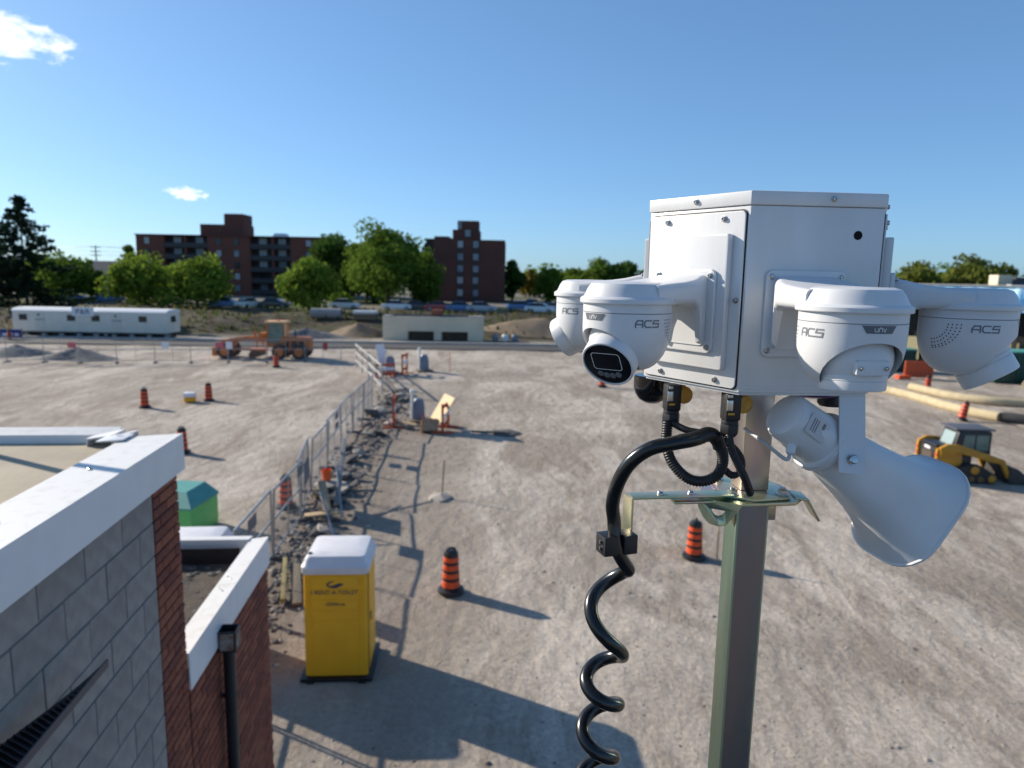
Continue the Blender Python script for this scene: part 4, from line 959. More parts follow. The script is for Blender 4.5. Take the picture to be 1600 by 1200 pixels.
plank((-6.0, 19.9, .12), (-5.0, 20.1, .20), .28, .05, WOOD, 'pale plank lying flat under the propped plank')
plank((-4.55, 14.4, .08), (-5.25, 16.6, .10), .22, .06, OLDWOOD, 'weathered plank beside the annex roof corner, right of the pair')
plank((-4.85, 14.4, .15), (-5.5, 16.6, .17), .10, .10, mat('yellowed_timber', (.30, .24, .08), (.2, .16, .07), 6, .8), 'yellowish timber lying beside the weathered plank')
plank((-5.35, 19.3, 1.05), (-4.62, 18.1, .05), .05, .05, GALV, 'bent galvanised rail sloping down in front of the fence', 'bent_rail')
plank((-5.75, 22.6, 1.15), (-4.85, 19.8, .12), .05, .05, GALV, 'thin leaning rail crossing the planks', 'bent_rail')
plank((-5.65, 23.5, 1.6), (-5.2, 20.5, .25), .16, .03, mat('grey_board', (.23, .22, .21), rough=.8), 'grey board leaning over the rubble in front of the bucket')
b = MB(); b.lathe([(.13, 0), (.165, .33), (.172, .335), (.172, .36), (.158, .36), (.125, .02), (0, .02)], 22); o = b.build('bucket', mat('orange_bucket_plastic', (.75, .11, .02), rough=.45)); o.location = (-6.15, 23.0, .28); tag(o, 'bright orange plastic bucket behind the mesh fence', 'bucket')
bk = bpy.data.objects.new('concrete_block', chunk[0]); COL.objects.link(bk); bk.location = (-6.15, 23.0, .12); bk.scale = (.5, .5, .32); tag(bk, 'flat stone lump under the orange bucket', 'stone')
# survey stakes
def stake(x, y, h_, label, mt=ORANGEP, lean=0):
    b = MB(); b.box((0, 0, h_/2), (.04, .02, h_)); b.prism([(-.02, 0), (.02, 0), (0, -.1)], -.01, .01, frame((0, 0, 0), (1, 0, 0), (0, 0, 1), (0, -1, 0))); o = b.build('survey_stake', mt, smooth=0, fix=True)
    o.location = (x, y, 0); o.rotation_euler = (0, lean, .3); tag(o, label, 'stake', 'survey stakes'); return o
stake(-2.2, 22.2, 1.25, 'thin wooden survey stake on the gravel between fence and mast', OLDWOOD, R(3))
stake(5.35, 17.35, 1.15, 'wooden stake next to the traffic barrel behind the mast', WOOD)
stake(9.6, 26.4, 1.3, 'orange stake seen between the mast plate and the horn speaker', ORANGEP)
stake(-4.6, 51.8, 1.5, 'orange topped stake near the far road, left of the middle', ORANGEP)
stake(-3.95, 31.0, 1.0, 'wooden stake in front of the plywood barricade', ORANGEP)
mb_ = MB(); vs, fs = rock_mesh(.42, 91, .35); mb_.add(vs, fs); o = mb_.build('dirt_mound', STONE, smooth=0); o.location = (-2.25, 22.1, 0); tag(o, 'small heap of pale soil round the lone survey stake', 'dirt heap')
# orange timber barricades with plywood
def barricade(loc, rz, w_, h_, label, ply=None):
    t = thing('timber_barricade', label, 'barricade', (*loc, 0), rz, 'orange timber barricades')
    for x_ in (-w_/2, w_/2):
        b = MB(); b.box((x_, 0, h_/2), (.10, .10, h_)); b.build('post', ORANGEP, t, bevel=.006)
    for k in range(3):
        b = MB(); b.box((0, -.06, h_*(.28+.32*k)), (w_+.2, .03, .17)); b.build('rail', ORANGEP if k % 2 == 0 else SIGNW, t, bevel=.004)
    for x_ in (-w_/2, w_/2):
        b = MB(); b.box((x_, 0, .045), (.10, 1.0, .09)); b.build('foot', ORANGEP, t, bevel=.006)
    return t
barricade((-5.55, 32.9), R(98), 1.1, 1.45, 'orange and white barricade at left of the plywood, beside wrapped riser')
barricade((-3.05, 32.2), R(84), 1.3, 1.35, 'orange barricade frame carrying the plywood sheet')
def slab(c, d, rot, mt, name, label, cat):
    b = MB(); b.box((0, 0, 0), d); o = b.build(name, mt, bevel=.003, smooth=0); o.location = c; o.rotation_euler = rot; return tag(o, label, cat)
slab((-3.22, 32.25, .98), (1.45, 1.45, .02), Vector((-.78, -.34, .53)).to_track_quat('Z', 'Y').to_euler(), PLY, 'plywood_sheet', 'pale plywood sheet leaning on the orange barricade', 'plywood')
slab((-4.45, 32.3, .22), (1.5, .35, .05), (0, R(5), R(-18)), WOOD, 'plank', 'pale board lying between the two orange barricades', 'plank')
slab((-3.75, 31.8, .30), (.75, .5, .55), (R(-20), 0, R(10)), mat('pallet_wood', (.34, .27, .18), (.25, .19, .12), 5, .8), 'crate', 'small tan wooden crate below the plywood sheet', 'crate')
slab((-4.0, 32.6, .42), (.7, .10, .07), (0, R(-12), R(-35)), ORANGEP, 'timber_piece', 'short orange timber on the boards between the barricades', 'plank')
slab((-.95, 31.6, .09), (1.7, .16, .08), (0, 0, R(-4)), OLDWOOD, 'plank', 'plank lying on the gravel in the shadow of the plywood', 'plank')
mb_ = MB(); vs, fs = rock_mesh(.75, 95, .18); mb_.add(vs, fs); o = mb_.build('dirt_mound', ASPH, smooth=0); o.location = (-.25, 31.9, 0); tag(o, 'low dark soil heap right of the plywood shadow', 'dirt heap')
# wrapped risers with capped pipes
def riser(x, y, label, s=1.0):
    t = thing('pipe_riser', label, 'pipe riser', (x, y, 0), .3, 'grey wrapped risers along the trench'); t.scale = (s*.85,)*3
    b = MB(); b.lathe([(.36, 0), (.40, .25), (.38, .9), (.31, 1.25), (.2, 1.42), (0, 1.45)], 22); b.build('wrapped_drum', BLUEGR, t)
    b = MB(); b.lathe([(.085, 0), (.085, 1.75), (.14, 1.78), (.15, 1.88), (.11, 1.98), (0, 2.0)], 16, Matrix.Translation((-.40, -.1, 0))); b.build('capped_pipe', PIPEW, t)
    b = MB(); b.box((0, 0, .08), (1.3, 1.3, .16)); b.build('pallet', OLDWOOD, t)
riser(-4.55, 34.1, 'white wrapped drum coloured as in shade with white capped pipe between the orange barricades', .95)
riser(-8.7, 50.2, 'white wrapped drum coloured as in shade with white pipe right behind the rail barriers', 1.05)
riser(-6.5, 51.9, 'white wrapped drum coloured as in shade with white pipe standing rightmost near the road', 1.05)
barricade((-7.7, 50.3), R(80), 1.0, 1.5, 'far orange barricade between the two distant drums')
barricade((-8.9, 49.0), R(20), 1.2, .9, 'low dark orange barricade in front of the far drum')
slab((-9.4, 50.5, 1.35), (.85, .03, 1.5), (R(-10), 0, R(60)), SIGNW, 'white_board', 'white board tilted up behind the rail barrier', 'board')
# small yellow and white thing by the barrels, green bin
yb = thing('utility_box', 'small yellow box with white lid beside a barrel at left', 'box', (-17.55, 38.1, 0), .2)
b = MB(); b.box((0, 0, .14), (.55, .4, .26)); b.build('base', YEL, yb, bevel=.02); b = MB(); b.box((0, 0, .40), (.6, .45, .24)); b.build('lid', SIGNW, yb, bevel=.05); b = MB(); b.box((0, -.16, .275), (.35, .1, .02)); b.build('band', REDP, yb)
gb = thing('green_bin', 'bright green bin with sloping teal cover beyond the low annex roof', 'bin', (-9.0, 18.9, 0), R(-4)); gb.scale = (1, 1, .60)
b = MB(); b.box((0, 0, .70), (1.15, 1.5, 1.4)); b.build('body', GREENP, gb, bevel=.03)
b = MB(); b.loft([[Vector((x, y, z)) for x, y in ((-.60, -.78), (.60, -.78), (.60, .78), (-.60, .78))] if z < 1.6 else [Vector((x, y, z)) for x, y in ((-.60, -.25), (.20, -.25), (.20, .78), (-.60, .78))] for z in (1.4, 1.47, 1.95)]); b.build('sloping_cover', TEAL, gb, smooth=0)  # cover in a bluer, darker green than the body
# slim unseen pole added on the roof, left of the view: throws the thin shadow over the coping
b = MB(); b.lathe([(.032, 0), (.032, 1.6), (.05, 1.62), (.05, 1.72), (0, 1.74)], 16); o = b.build('shadow_pole', GALV); o.location = (-4.30, 4.71, ZR+.14); tag(o, 'slim grey pole added for its shadow on the tan roof, left of the view', 'shadow pole')

# ================================================================== MACHINES AND TRAILER
def wheel(parent, c, r, w_, rim, name='wheel'):
    b = MB(); q = frame(c, (1, 0, 0), (0, 0, 1), (0, -1, 0)); b.lathe([(r*.55, -w_/2), (r*.9, -w_/2), (r, -w_*.32), (r, w_*.32), (r*.9, w_/2), (r*.55, w_/2)], 28, q); o = b.build(name, TYRE, parent)
    b = MB(); b.lathe([(r*.56, -w_*.53), (r*.57, w_*.52), (r*.52, w_*.55), (r*.40, w_*.51), (r*.18, w_*.56), (0, w_*.56)], 24, q); b.build('rim', rim, o); return o
gr = thing('motor_grader', 'orange motor grader parked in front of the far road', 'grader', (-20.6, 58.3, 0), R(2))
b = MB(); b.loft([[Vector((x, y, z)) for y, z in ((-.16, zc-h_), (.16, zc-h_), (.16, zc+h_), (-.16, zc+h_))] for x, zc, h_ in ((-3.3, 1.25, .18), (-2.4, 1.42, .20), (-1.2, 1.62, .16), (.2, 1.55, .20), (.8, 1.25, .25))]); b.build('main_frame', ORANGEM, gr, bevel=.02, fix=True)
b = MB(); b.box((-2.75, 0, .95), (.5, 2.0, .28)); b.box((-2.75, 0, 1.25), (1.1, .55, .5)); b.build('front_axle', ORANGEM, gr, bevel=.03)
b = MB(); b.box((-3.65, 0, .55), (.35, 1.9, .7)); b.bar((-3.6, -.6, .8), (-2.9, -.3, 1.2), .1); b.bar((-3.6, .6, .8), (-2.9, .3, 1.2), .1); b.build('front_scarifier', ORANGEM, gr, bevel=.02)
b = MB(); b.box((2.75, 0, 1.30), (2.5, 1.25, .95), taper=(.96, .92)); b.box((2.6, 0, .85), (2.6, .9, .35)); en = b.build('engine_cover', ORANGEM, gr, bevel=.05)
for x_ in (2.1, 2.7, 3.3):
    b = MB(); b.box((x_, -.615, 1.25), (.45, .02, .45)); b.build('grille', mat('dark_grille', (.05, .04, .03), rough=.8), en)
b = MB(); b.cyl((2.6, .25, 1.7), (2.6, .25, 2.3), .06); b.build('exhaust', BLACKMET, gr)
cab = MB()
for x_ in (.55, 1.95):
    for y_ in (-.62, .62): cab.bar((x_, y_, 1.2), (x_*.97+.03, y_*.95, 2.92), .09)
cab.box((1.25, 0, 1.15), (1.5, 1.3, .3)); cb = cab.build('cab_frame', ORANGEM, gr)
b = MB(); b.box((1.25, 0, 2.1), (1.26, 1.12, 1.6)); b.build('cab_glass', GLASSG, cb)
b = MB(); b.box((1.25, 0, 3.0), (1.75, 1.5, .14)); b.build('cab_roof', mat('pale_orange_roof', (.66, .40, .20), rough=.6), cb, bevel=.03)
b = MB(); b.lathe([(.09, 3.07), (.08, 3.2), (0, 3.22)], 12, Matrix.Translation((1.3, 0, 0))); b.build('beacon', ORANGE, cb)
b = MB(); b.bar((-.4, -.35, 1.75), (-.2, -.9, .95), .12); b.bar((-.4, .35, 1.75), (-.2, .9, .95), .12); b.bar((-.6, 0, 1.7), (-.6, 0, 2.25), .16); b.box((.1, 0, 1.85), (.6, .8, .5)); b.build('lift_cylinders', ORANGEM, gr, bevel=.02)
b = MB(); b.lathe([(.75, .62), (.75, .75)], 24, Matrix.Translation((-.3, 0, 0))); b.bar((-3.0, 0, .75), (-.6, -.5, .68), .14); b.bar((-3.0, 0, .75), (-.6, .5, .68), .14); b.build('circle_drawbar', ORANGEM, gr)
b = MB(); b.loft([[Vector((-.5+.35*t_+dx, -1.7+3.4*t_, z)) for dx, z in ((0, .12), (-.14, .3), (-.12, .55), (0, .72), (.03, .72), (-.08, .55), (-.10, .3), (.03, .12))] for t_ in (0, 1)]); b.build('blade', mat('rusty_blade', (.13, .075, .045), (.20, .12, .07), 3, .6), gr, smooth=0, fix=True)
for y_ in (-.95, .95):
    wheel(gr, (-2.75, y_, .63), .63, .40, ORANGEM); wheel(gr, (1.62, y_, .63), .63, .42, ORANGEM); wheel(gr, (3.2, y_, .63), .63, .42, ORANGEM)

# compact track loader
sk = thing('track_loader', 'yellow and black compact track loader with bucket down on the gravel at right', 'loader', (16.80, 25.9, 0), R(-3)); sk.scale = (.93,)*3
for s_ in (-1, 1):
    t = MB(); q = [(-1.05, .10), (-.95, .0), (.85, .0), (1.0, .12), (1.0, .30), (.35, .70), (-.15, .72), (-1.0, .42), (-1.1, .28)]
    t.prism(q, -.2, .2, frame((0, s_*.74, 0), (1, 0, 0), (0, 0, 1), (0, -1, 0))); tr = t.build('track', TYRE, sk, bevel=.03)
    for x_, z_, r_ in ((-.8, .27, .18), (-.35, .17, .12), (0, .17, .12), (.35, .17, .12), (.78, .2, .15), (.1, .53, .16)):
        b = MB(); b.lathe([(r_, 0), (r_, .03), (r_*.5, .05), (0, .05)], 16, frame((x_, s_*.945, z_), (1, 0, 0), (0, 0, s_), (0, s_, 0))); b.build('roller', CATY if r_ > .13 else mat('muddy_roller', (.16, .09, .04), rough=.9), tr)
    b = MB(); b.prism([(-1.25, 1.35), (-.95, 1.52), (-.55, 1.50), (.75, 1.12), (1.25, .95), (1.55, .28), (1.40, .22), (1.12, .78), (.70, .86), (-.5, 1.18), (-.9, 1.05), (-1.2, 1.05)], -.07, .07, frame((0, s_*.80, 0), (1, 0, 0), (0, 0, 1), (0, -1, 0))); am = b.build('lift_arm', CATY, sk, bevel=.02, fix=True)
    b = MB(); b.prism([(-.62, 1.40), (.20, 1.17), (.20, 1.03), (-.62, 1.24)], .072, .078, frame((0, s_*.80, 0), (1, 0, 0), (0, 0, 1), (0, -s_, 0)) if s_ < 0 else frame((0, s_*.80, 0), (-1, 0, 0), (0, 0, 1), (0, 1, 0))); b.build('arm_decal', mat('pink_grey_decal', (.42, .28, .27), rough=.6), am, smooth=0, fix=True)
    b = MB(); b.prism([(-1.28, .42), (-.55, .42), (-.30, .75), (-.35, 1.22), (-1.2, 1.30)], -.05, .05, frame((0, s_*.70, 0), (1, 0, 0), (0, 0, 1), (0, -1, 0))); b.build('side_panel', CATY, sk, bevel=.02, fix=True)
    b = MB(); b.box((-1.27, s_*.73, .92), (.10, .14, .78)); tp = b.build('rear_pillar', CATY, sk, bevel=.02)
    for z_ in (1.08, .85):
        b = MB(); b.box((-1.325, s_*.73, z_), (.02, .10, .12)); b.build('tail_lamp', ORANGE, tp)
b = MB(); b.box((-.55, 0, .72), (1.35, 1.25, .70)); b.build('chassis', BLACKMET, sk, bevel=.03)
b = MB(); b.box((-1.22, 0, .88), (.12, 1.1, .85)); rd = b.build('rear_door', BLACKMET, sk, bevel=.03)
b = MB(); b.box((-1.29, 0, .85), (.02, .72, .5)); b.build('grille', mat('brown_grille', (.08, .06, .045), rough=.9), rd)
b = MB(); b.box((-1.29, .0, 1.22), (.02, .42, .10)); b.build('decal', SIGNW, rd); b = MB(); b.box((-1.305, .05, .64), (.01, .4, .10)); b.build('decal', mat('warning_decal', (.62, .42, .10), (.6, .5, .45), 8, .6), rd)
b = MB(); b.box((-.95, 0, 1.36), (.6, 1.1, .10)); b.build('engine_lid', BLACKMET, sk, bevel=.03)
b = MB(); b.prism([(-.62, 1.05), (.85, 1.05), (.85, 1.98), (-.30, 2.02), (-.42, 1.95)], -.55, .55, frame((0, 0, 0), (1, 0, 0), (0, 0, 1), (0, -1, 0))); cg = b.build('cab', BLACKMET, sk, bevel=.04, fix=True)
for s_ in (-1, 1):
    b = MB(); b.prism([(-.28, 1.22), (.20, 1.22), (.20, 1.84), (-.18, 1.84)], .0, .012, frame((0, s_*.553, 0), (1, 0, 0), (0, 0, 1), (0, -1, 0)) @ Matrix.Translation((0, 0, -.006))); b.build('side_window', GLASSG, cg, smooth=0)
    b = MB(); b.prism([(.27, 1.22), (.74, 1.22), (.74, 1.84), (.27, 1.84)], .0, .012, frame((0, s_*.553, 0), (1, 0, 0), (0, 0, 1), (0, -1, 0)) @ Matrix.Translation((0, 0, -.006))); b.build('side_window', GLASSG, cg, smooth=0)
b = MB(); b.add([(-.618, -.42, 1.30), (-.618, .42, 1.30), (-.448, .40, 1.90), (-.448, -.40, 1.90)], [(0, 1, 2, 3)]); b.v = [(x-.006, y, z) for x, y, z in b.v]; b.build('rear_window', mat('pale_reflecting_glass', (.30, .38, .38), rough=.1), cg, smooth=0)
b = MB(); b.box((.18, 0, 2.06), (1.5, 1.22, .07)); b.build('cab_roof', mat('dark_grey_roof', (.09, .09, .10), rough=.5), cg, bevel=.02)
b = MB(); b.prism([(1.45, .02), (2.35, .02), (2.05, .40), (1.75, .62), (1.45, .65)], -.92, .92, frame((0, 0, 0), (1, 0, 0), (0, 0, 1), (0, -1, 0))); b.build('bucket', mat('dark_worn_bucket', (.035, .032, .03), (.07, .055, .045), 3, .7), sk, bevel=.02, fix=True)
for k, (x, y, s_) in enumerate(((14.95, 27.6, .55), (14.2, 28.1, .35))):
    mb_ = MB(); vs, fs = rock_mesh(s_, 120+k, .8); mb_.add(vs, fs); o = mb_.build('dirt_mound', mat('brown_spoil', (.16, .10, .06), (.09, .06, .045), 4, .95), smooth=0); o.location = (x, y, .1); tag(o, ('brown spoil heap behind the track loader', 'small dark spoil lump left of the track loader')[k], 'dirt heap')

# office trailer
tl_ = thing('office_trailer', 'long cream site office trailer with white roof and small dark windows', 'trailer', (-51.07, 72.4, 0), 0)
TW = 15.7
b = MB(); b.box((TW/2, 1.5, 1.62), (TW, 3.0, 2.14)); b.build('wall', TRAIL, tl_, bevel=.05)
b = MB(); b.loft([[Vector((x, y, z)) for y, z in ((-.05, 2.66), (.25, 2.86), (.9, 2.95), (2.1, 2.95), (2.75, 2.86), (3.05, 2.66), (3.05, 2.6), (-.05, 2.6))] for x in (-.06, TW+.06)]); b.build('roof', TRROOF, tl_, smooth=30, fix=True)
for x_ in (1.1, 6.0, 8.5, 13.3):
    b = MB(); b.box((x_, -.015, 1.98), (.80, .05, .60)); f_ = b.build('window', BLACKMET, tl_); b = MB(); b.box((x_, -.035, 1.98), (.68, .02, .48)); b.build('pane', GLASSD, f_)
for x_ in (2.75, 10.6):
    b = MB(); b.box((x_, -.012, 1.55), (1.0, .03, 1.95)); d_ = b.build('door', mat('cream_trailer_door', (.70, .65, .54), rough=.6), tl_, bevel=.01); b = MB(); b.box((x_-.05, -.035, 2.25), (.2, .02, .2)); b.build('pane', GLASSD, d_)
    b = MB(); b.box((x_+.05, -.05, 1.78), (.95, .05, .05)); b.build('handle_bar', BLACKMET, d_)
b = MB(); b.box((TW+.02, 1.5, 1.95), (.05, 1.0, .62)); b.build('window', BLACKMET, tl_)
b = MB(); b.box((TW/2, 1.5, .47), (TW-.4, 2.6, .16)); b.build('chassis', BLACKMET, tl_)
b = MB(); b.box((TW/2, 1.7, .28), (TW-.6, 2.0, .54)); b.build('shade_box', BLACKMET, tl_)  # black box darkens the gap, standing in for shade under the trailer
for k in range(9):
    b = MB(); b.box((1.2+k*1.8, .3, .2), (.4, .4, .40)); b.build('support_block', CONCP, tl_)
for x_ in (8.2, 9.3): wheel(tl_, (x_, .35, .38), .38, .25, GALV)
b = MB(); b.bar((TW, 1.5, .45), (TW+1.2, 1.5, .42), .12); b.build('drawbar', BLACKMET, tl_)
b = MB(); b.box((7.3, -.10, 2.62), (2.25, .05, .88)); sg_ = b.build('sign', SIGNW, tl_)
text('P&R', .72, 'lettering', NAVY, sg_, frame((7.3, -.135, 2.62), (1, 0, 0), (0, 0, 1), (0, -1, 0)), .004, 1.2)
bs = thing('banner_sign', 'blue banner sign on two posts left of the office trailer', 'sign', (-48.9, 68.9, 0))
b = MB(); b.box((0, 0, .62), (2.1, .05, .78)); b.build('panel', BLUE, bs)
for x_ in (-1.1, 1.1):
    b = MB(); b.box((x_, .04, .55), (.07, .07, 1.15)); b.build('post', WOOD, bs)
for k, (x_, w_) in enumerate(((-.55, .5), (.05, .35), (.6, .42))):
    b = MB(); b.box((x_, -.03, .50), (w_, .01, .28)); b.build('white_mark', SIGNW, bs)
# gravel heaps
def heap(name, x, y, rx, ry, h_, mt, label, seed):
    rn_ = random.Random(seed); b = MB(); n, m_ = 26, 9; vs = []; fs = []
    for j in range(m_+1):
        t_ = j/m_
        for i in range(n):
            a = 2*math.pi*i/n; k = (1-t_)*(1+.12*math.sin(3*a+seed)+.08*math.sin(5*a)+rn_.uniform(-.04, .04)); vs.append((rx*k*math.cos(a), ry*k*math.sin(a), h_*t_**1.15*(1-.12*t_)-.03+rn_.uniform(-.03, .03)))
    for j in range(m_): fs += [(j*n+i, j*n+(i+1) % n, (j+1)*n+(i+1) % n, (j+1)*n+i) for i in range(n)]
    vs = [(p[0], p[1], p[2]-.05+gz(x+p[0], y+p[1])-gz(x, y)) for p in vs]; b.add(vs, fs); o = b.build(name, mt, smooth=180); o.location = (x, y, gz(x, y)); return tag(o, label, 'gravel heap')
heap('gravel_heap', -34.3, 55.6, 3.4, 2.2, 1.15, GRAVEL, 'grey gravel heap behind the far fence, right of the pair', 3)
heap('gravel_heap', -40.3, 57.2, 3.2, 2.2, 1.05, GRAVEL, 'grey gravel heap at the left edge of the lot', 7)
heap('gravel_heap', -22.5, 77.2, 5.2, 2.0, 1.3, GRAVEL, 'long grey gravel heap beyond the road behind the grader', 9)
heap('soil_heap', 4.5, 82.5, 8, 3.5, 1.5, mat('tan_soil', (.26, .19, .12), (.17, .125, .08), .6, .95, bump=.6, bscale=3), 'brown soil heap beyond the road right of the beige concrete units', 5)
heap('soil_heap', -17.4, 79.5, 3.2, 2.2, 1.5, MATS['tan_soil'], 'tan soil heap left of the beige concrete unit', 12)
# beige precast unit with two slatted openings
pc = thing('precast_culvert', 'long beige precast concrete unit with two slatted openings beyond the road', 'concrete unit', (-14.0, 76.2, 0), R(.5))
b = MB()
for x0, x1, z0, z1 in ((0, 10.8, .98, 2.55), (0, 2.7, 0, .98), (5.5, 6.3, 0, .98), (9.15, 10.8, 0, .98)): b.box(((x0+x1)/2, 1.0, (z0+z1)/2), (x1-x0, 2.0, z1-z0))
b.build('shell', BEIGE, pc, smooth=0)
b = MB(); b.box((5.4, 1.6, .5), (10.4, .1, 1.0)); b.build('inner_wall', mat('dark_opening_back', (.05, .045, .04), rough=.9), pc)  # dark sheet closing the two openings from behind
for x0, x1 in ((2.7, 5.5), (6.3, 9.15)):
    for k in range(8):
        b = MB(); b.box((x0+(k+.5)*(x1-x0)/8, .25, .48), (.10, .10, .94)); b.build('slat', OLDWOOD, pc)
b = MB(); b.box((5.0, 1.0, 2.63), (8.3, 1.2, .16)); b.build('top_cover', BLACKMET, pc)
b = MB(); b.box((10.0, .6, 2.62), (1.6, 1.1, .12)); b.box((.6, .6, 2.6), (1.1, 1.1, .1)); b.build('top_slab', KERB, pc)
slab((-8.3, 77.3, 3.0), (1.25, .9, .55), (0, 0, .1), mat('red_paver_pallet', (.30, .10, .06), (.22, .07, .05), 3, .9), 'paver_pallet', 'stack of red pavers on top of the beige concrete unit', 'pavers')
# concrete pipe, pipe bundles
cp = thing('concrete_pipe', 'grey concrete pipe section lying on the bank behind the grader', 'pipe', (-24.4, 86, gz(-23, 86)), 0)
b = MB(); b.lathe([(.62, 0), (.62, 3.6), (.5, 3.6), (.5, .02), (.52, 0)], 24, frame((0, 0, .55), (0, 1, 0), (0, 0, 1), (1, 0, 0))); b.build('barrel', CONCP, cp)
for i in range(3):
    for j in range(4 if i < 2 else 3):
        b = MB(); b.cyl((-1.3, 0, 0), (1.3, 0, 0), .2, seg=14); o = b.build('pipe_length', PIPEW if i == 2 else OLDWOOD); o.location = (-17.6+.04*j, 84+j*.42+.2*(i == 2), gz(-17.6, 84.6)+.22+i*.36)
        tag(o, ('dark timber in bottom row of bank stack', 'dark timber in middle row of bank stack', 'white pipe on top of bank stack')[i]+', %s from the front' % ORD[j], 'pipe', 'stacked lengths on the bank')
for i in range(3):
    b = MB(); b.lathe([(.35, 0), (.36, .5), (.28, .72), (0, .76)], 18); o = b.build('wrapped_bundle', [BLUEGR, PIPEW, BLUEGR][i]); o.location = (-1.9+i*1.05, 77.6, gz(-1.9+i, 77.6)); tag(o, 'wrapped grey and white bundle beyond the road, %s from the beige unit' % ORD[i], 'bundle', 'wrapped bundles beyond the road')
# big tan filter sock on the ground at right
hp = [(22.5, 47.6), (24.3, 46.3), (25.0, 43.5), (25.2, 41.0), (25.3, 39.2), (26.1, 37.5)]
def sock(name, pts, r_, mt, label): b = MB(); b.tube(spline([(x, y, r_*.8) for x, y in pts], 8), r_, 14); return tag(b.build(name, mt), label, 'hose')
sock('filter_sock', [(23.6, 47.8), (24.6, 45.4), (25.0, 42.6), (25.0, 40.4), (25.3, 38.6), (25.9, 37.0)], .27, HOSE, 'thick tan hose running towards the loader, straight near part of the loop')
sock('filter_sock', [(25.95, 36.9), (27.2, 36.1), (29.0, 36.2), (31.0, 37.2), (32.6, 39.4)], .29, HOSED, 'dark section of the thick hose behind the loader')
sock('filter_sock', [(32.6, 39.5), (32.2, 41.0), (30.3, 41.6), (28.6, 42.3), (27.6, 43.8), (27.2, 45.6), (27.0, 47.5)], .27, HOSE, 'thick tan hose bending back on the far side of the loop')
sock('filter_sock', [(36.2, 49.5), (38.0, 51.2), (41.0, 51.8), (45.0, 51.0)], .27, HOSE, 'short tan hose at the far right in front of green containers')
# dark green containers and orange barrier at right
def container(x, y, w_, d_, h_, mt, label, rz=0):
    t = thing('storage_container', label, 'container', (x, y, 0), rz)
    b = MB(); b.box((0, 0, h_/2+.05), (w_, d_, h_)); bd = b.build('body', mt, t, bevel=.03)
    for k in range(int(w_/.35)):
        b = MB(); b.box((-w_/2+.2+k*.35, -d_/2-.02, h_/2+.05), (.12, .06, h_*.9)); b.build('rib', mt, bd)
    b = MB(); b.box((0, 0, h_+.10), (w_+.1, d_+.1, .1)); b.build('lid', TEAL, t, bevel=.02)
container(37.6, 52.6, 4.6, 2.2, 2.2, DKGREEN, 'dark green container at the right edge in front of the blue building')
container(30.6, 58.2, 4.2, 2.0, 1.7, DKGREEN, 'dark green container with teal lid behind the orange barrier panel', R(-4))
slab((30.8, 53.4, .68), (2.1, .12, 1.25), (R(4), 0, R(-4)), ORANGEP, 'road_barrier', 'orange barrier panel standing below the front right camera', 'barrier')
slab((29.4, 53.0, .14), (1.0, .5, .25), (0, 0, .2), ORANGE, 'plastic_block', 'small orange block on the ground left of the barrier panel', 'block')
# building under construction with blue membrane
bb_ = thing('membrane_building', 'low building wrapped in light blue membrane at the right edge', 'building', (30.0, 71.0, .12), R(-44))
BW = 60
b = MB(); b.box((BW/2, 7.1, 3.45), (BW, 12, 6.9)); b.build('core', mat('painted_shade_black', (.02, .024, .024), (.012, .014, .014), 1, .9), bb_, smooth=0)  # near-black core colour paints the shadow below the membrane
b = MB(); n = 300; vs = []; fs = []
rn = random.Random(77); ph = [rn.uniform(0, 6) for _ in range(8)]
for i in range(n+1):
    x = BW*i/n; off = .07*math.sin(x*2.3+ph[0])+.06*math.sin(x*5.1+ph[1])+.04*math.sin(x*9.3+ph[2])
    vs += [(x, .75+off*.3, 6.86), (x, .40+off, 5.8), (x, .10+off*.8, 4.75)]
fs = [(3*i+k, 3*i+3+k, 3*i+4+k, 3*i+1+k) for i in range(n) for k in (0, 1)]
b.add(vs, fs); b.v = [(x, y-.35, z) for x, y, z in b.v]; b.build('blue_membrane', BLUEWRAP, bb_, smooth=60)
b = MB(); b.box((BW/2, 1.5, 6.93), (BW+.4, 2.6, .09)); b.build('roof_edge', mat('pale_roof_edge', (.5, .48, .44), rough=.8), bb_)
for k in range(12):
    b = MB(); b.box((1.0+k*5.2, .55, 2.35), (.35, .35, 4.7)); b.build('column', DARKREC, bb_)
for k in range(24):
    b = MB(); b.box((.8+k*2.5, .9, 1.1), (2.2, .06, 2.1)); b.build('hoarding_panel', DKGREEN if k % 3 else mat('cream_stack', (.45, .40, .22), rough=.8), bb_)
rt = thing('rooftop_unit', 'tan rooftop unit on the blue wrapped building', 'rooftop unit', (45.0, 66.5, 7.0)); b = MB(); b.box((0, 0, .5), (1.3, 1.3, 1.0)); b.build('casing', BEIGE, rt, bevel=.03); b = MB(); b.box((2.6, .4, .4), (2.6, 1.2, .8)); b.build('duct', mat('dark_duct', (.06, .06, .07), rough=.6), rt); b = MB(); b.box((-.3, -2.5, -.1), (1.2, .6, .5)); b.build('curb', SIGNW, rt)

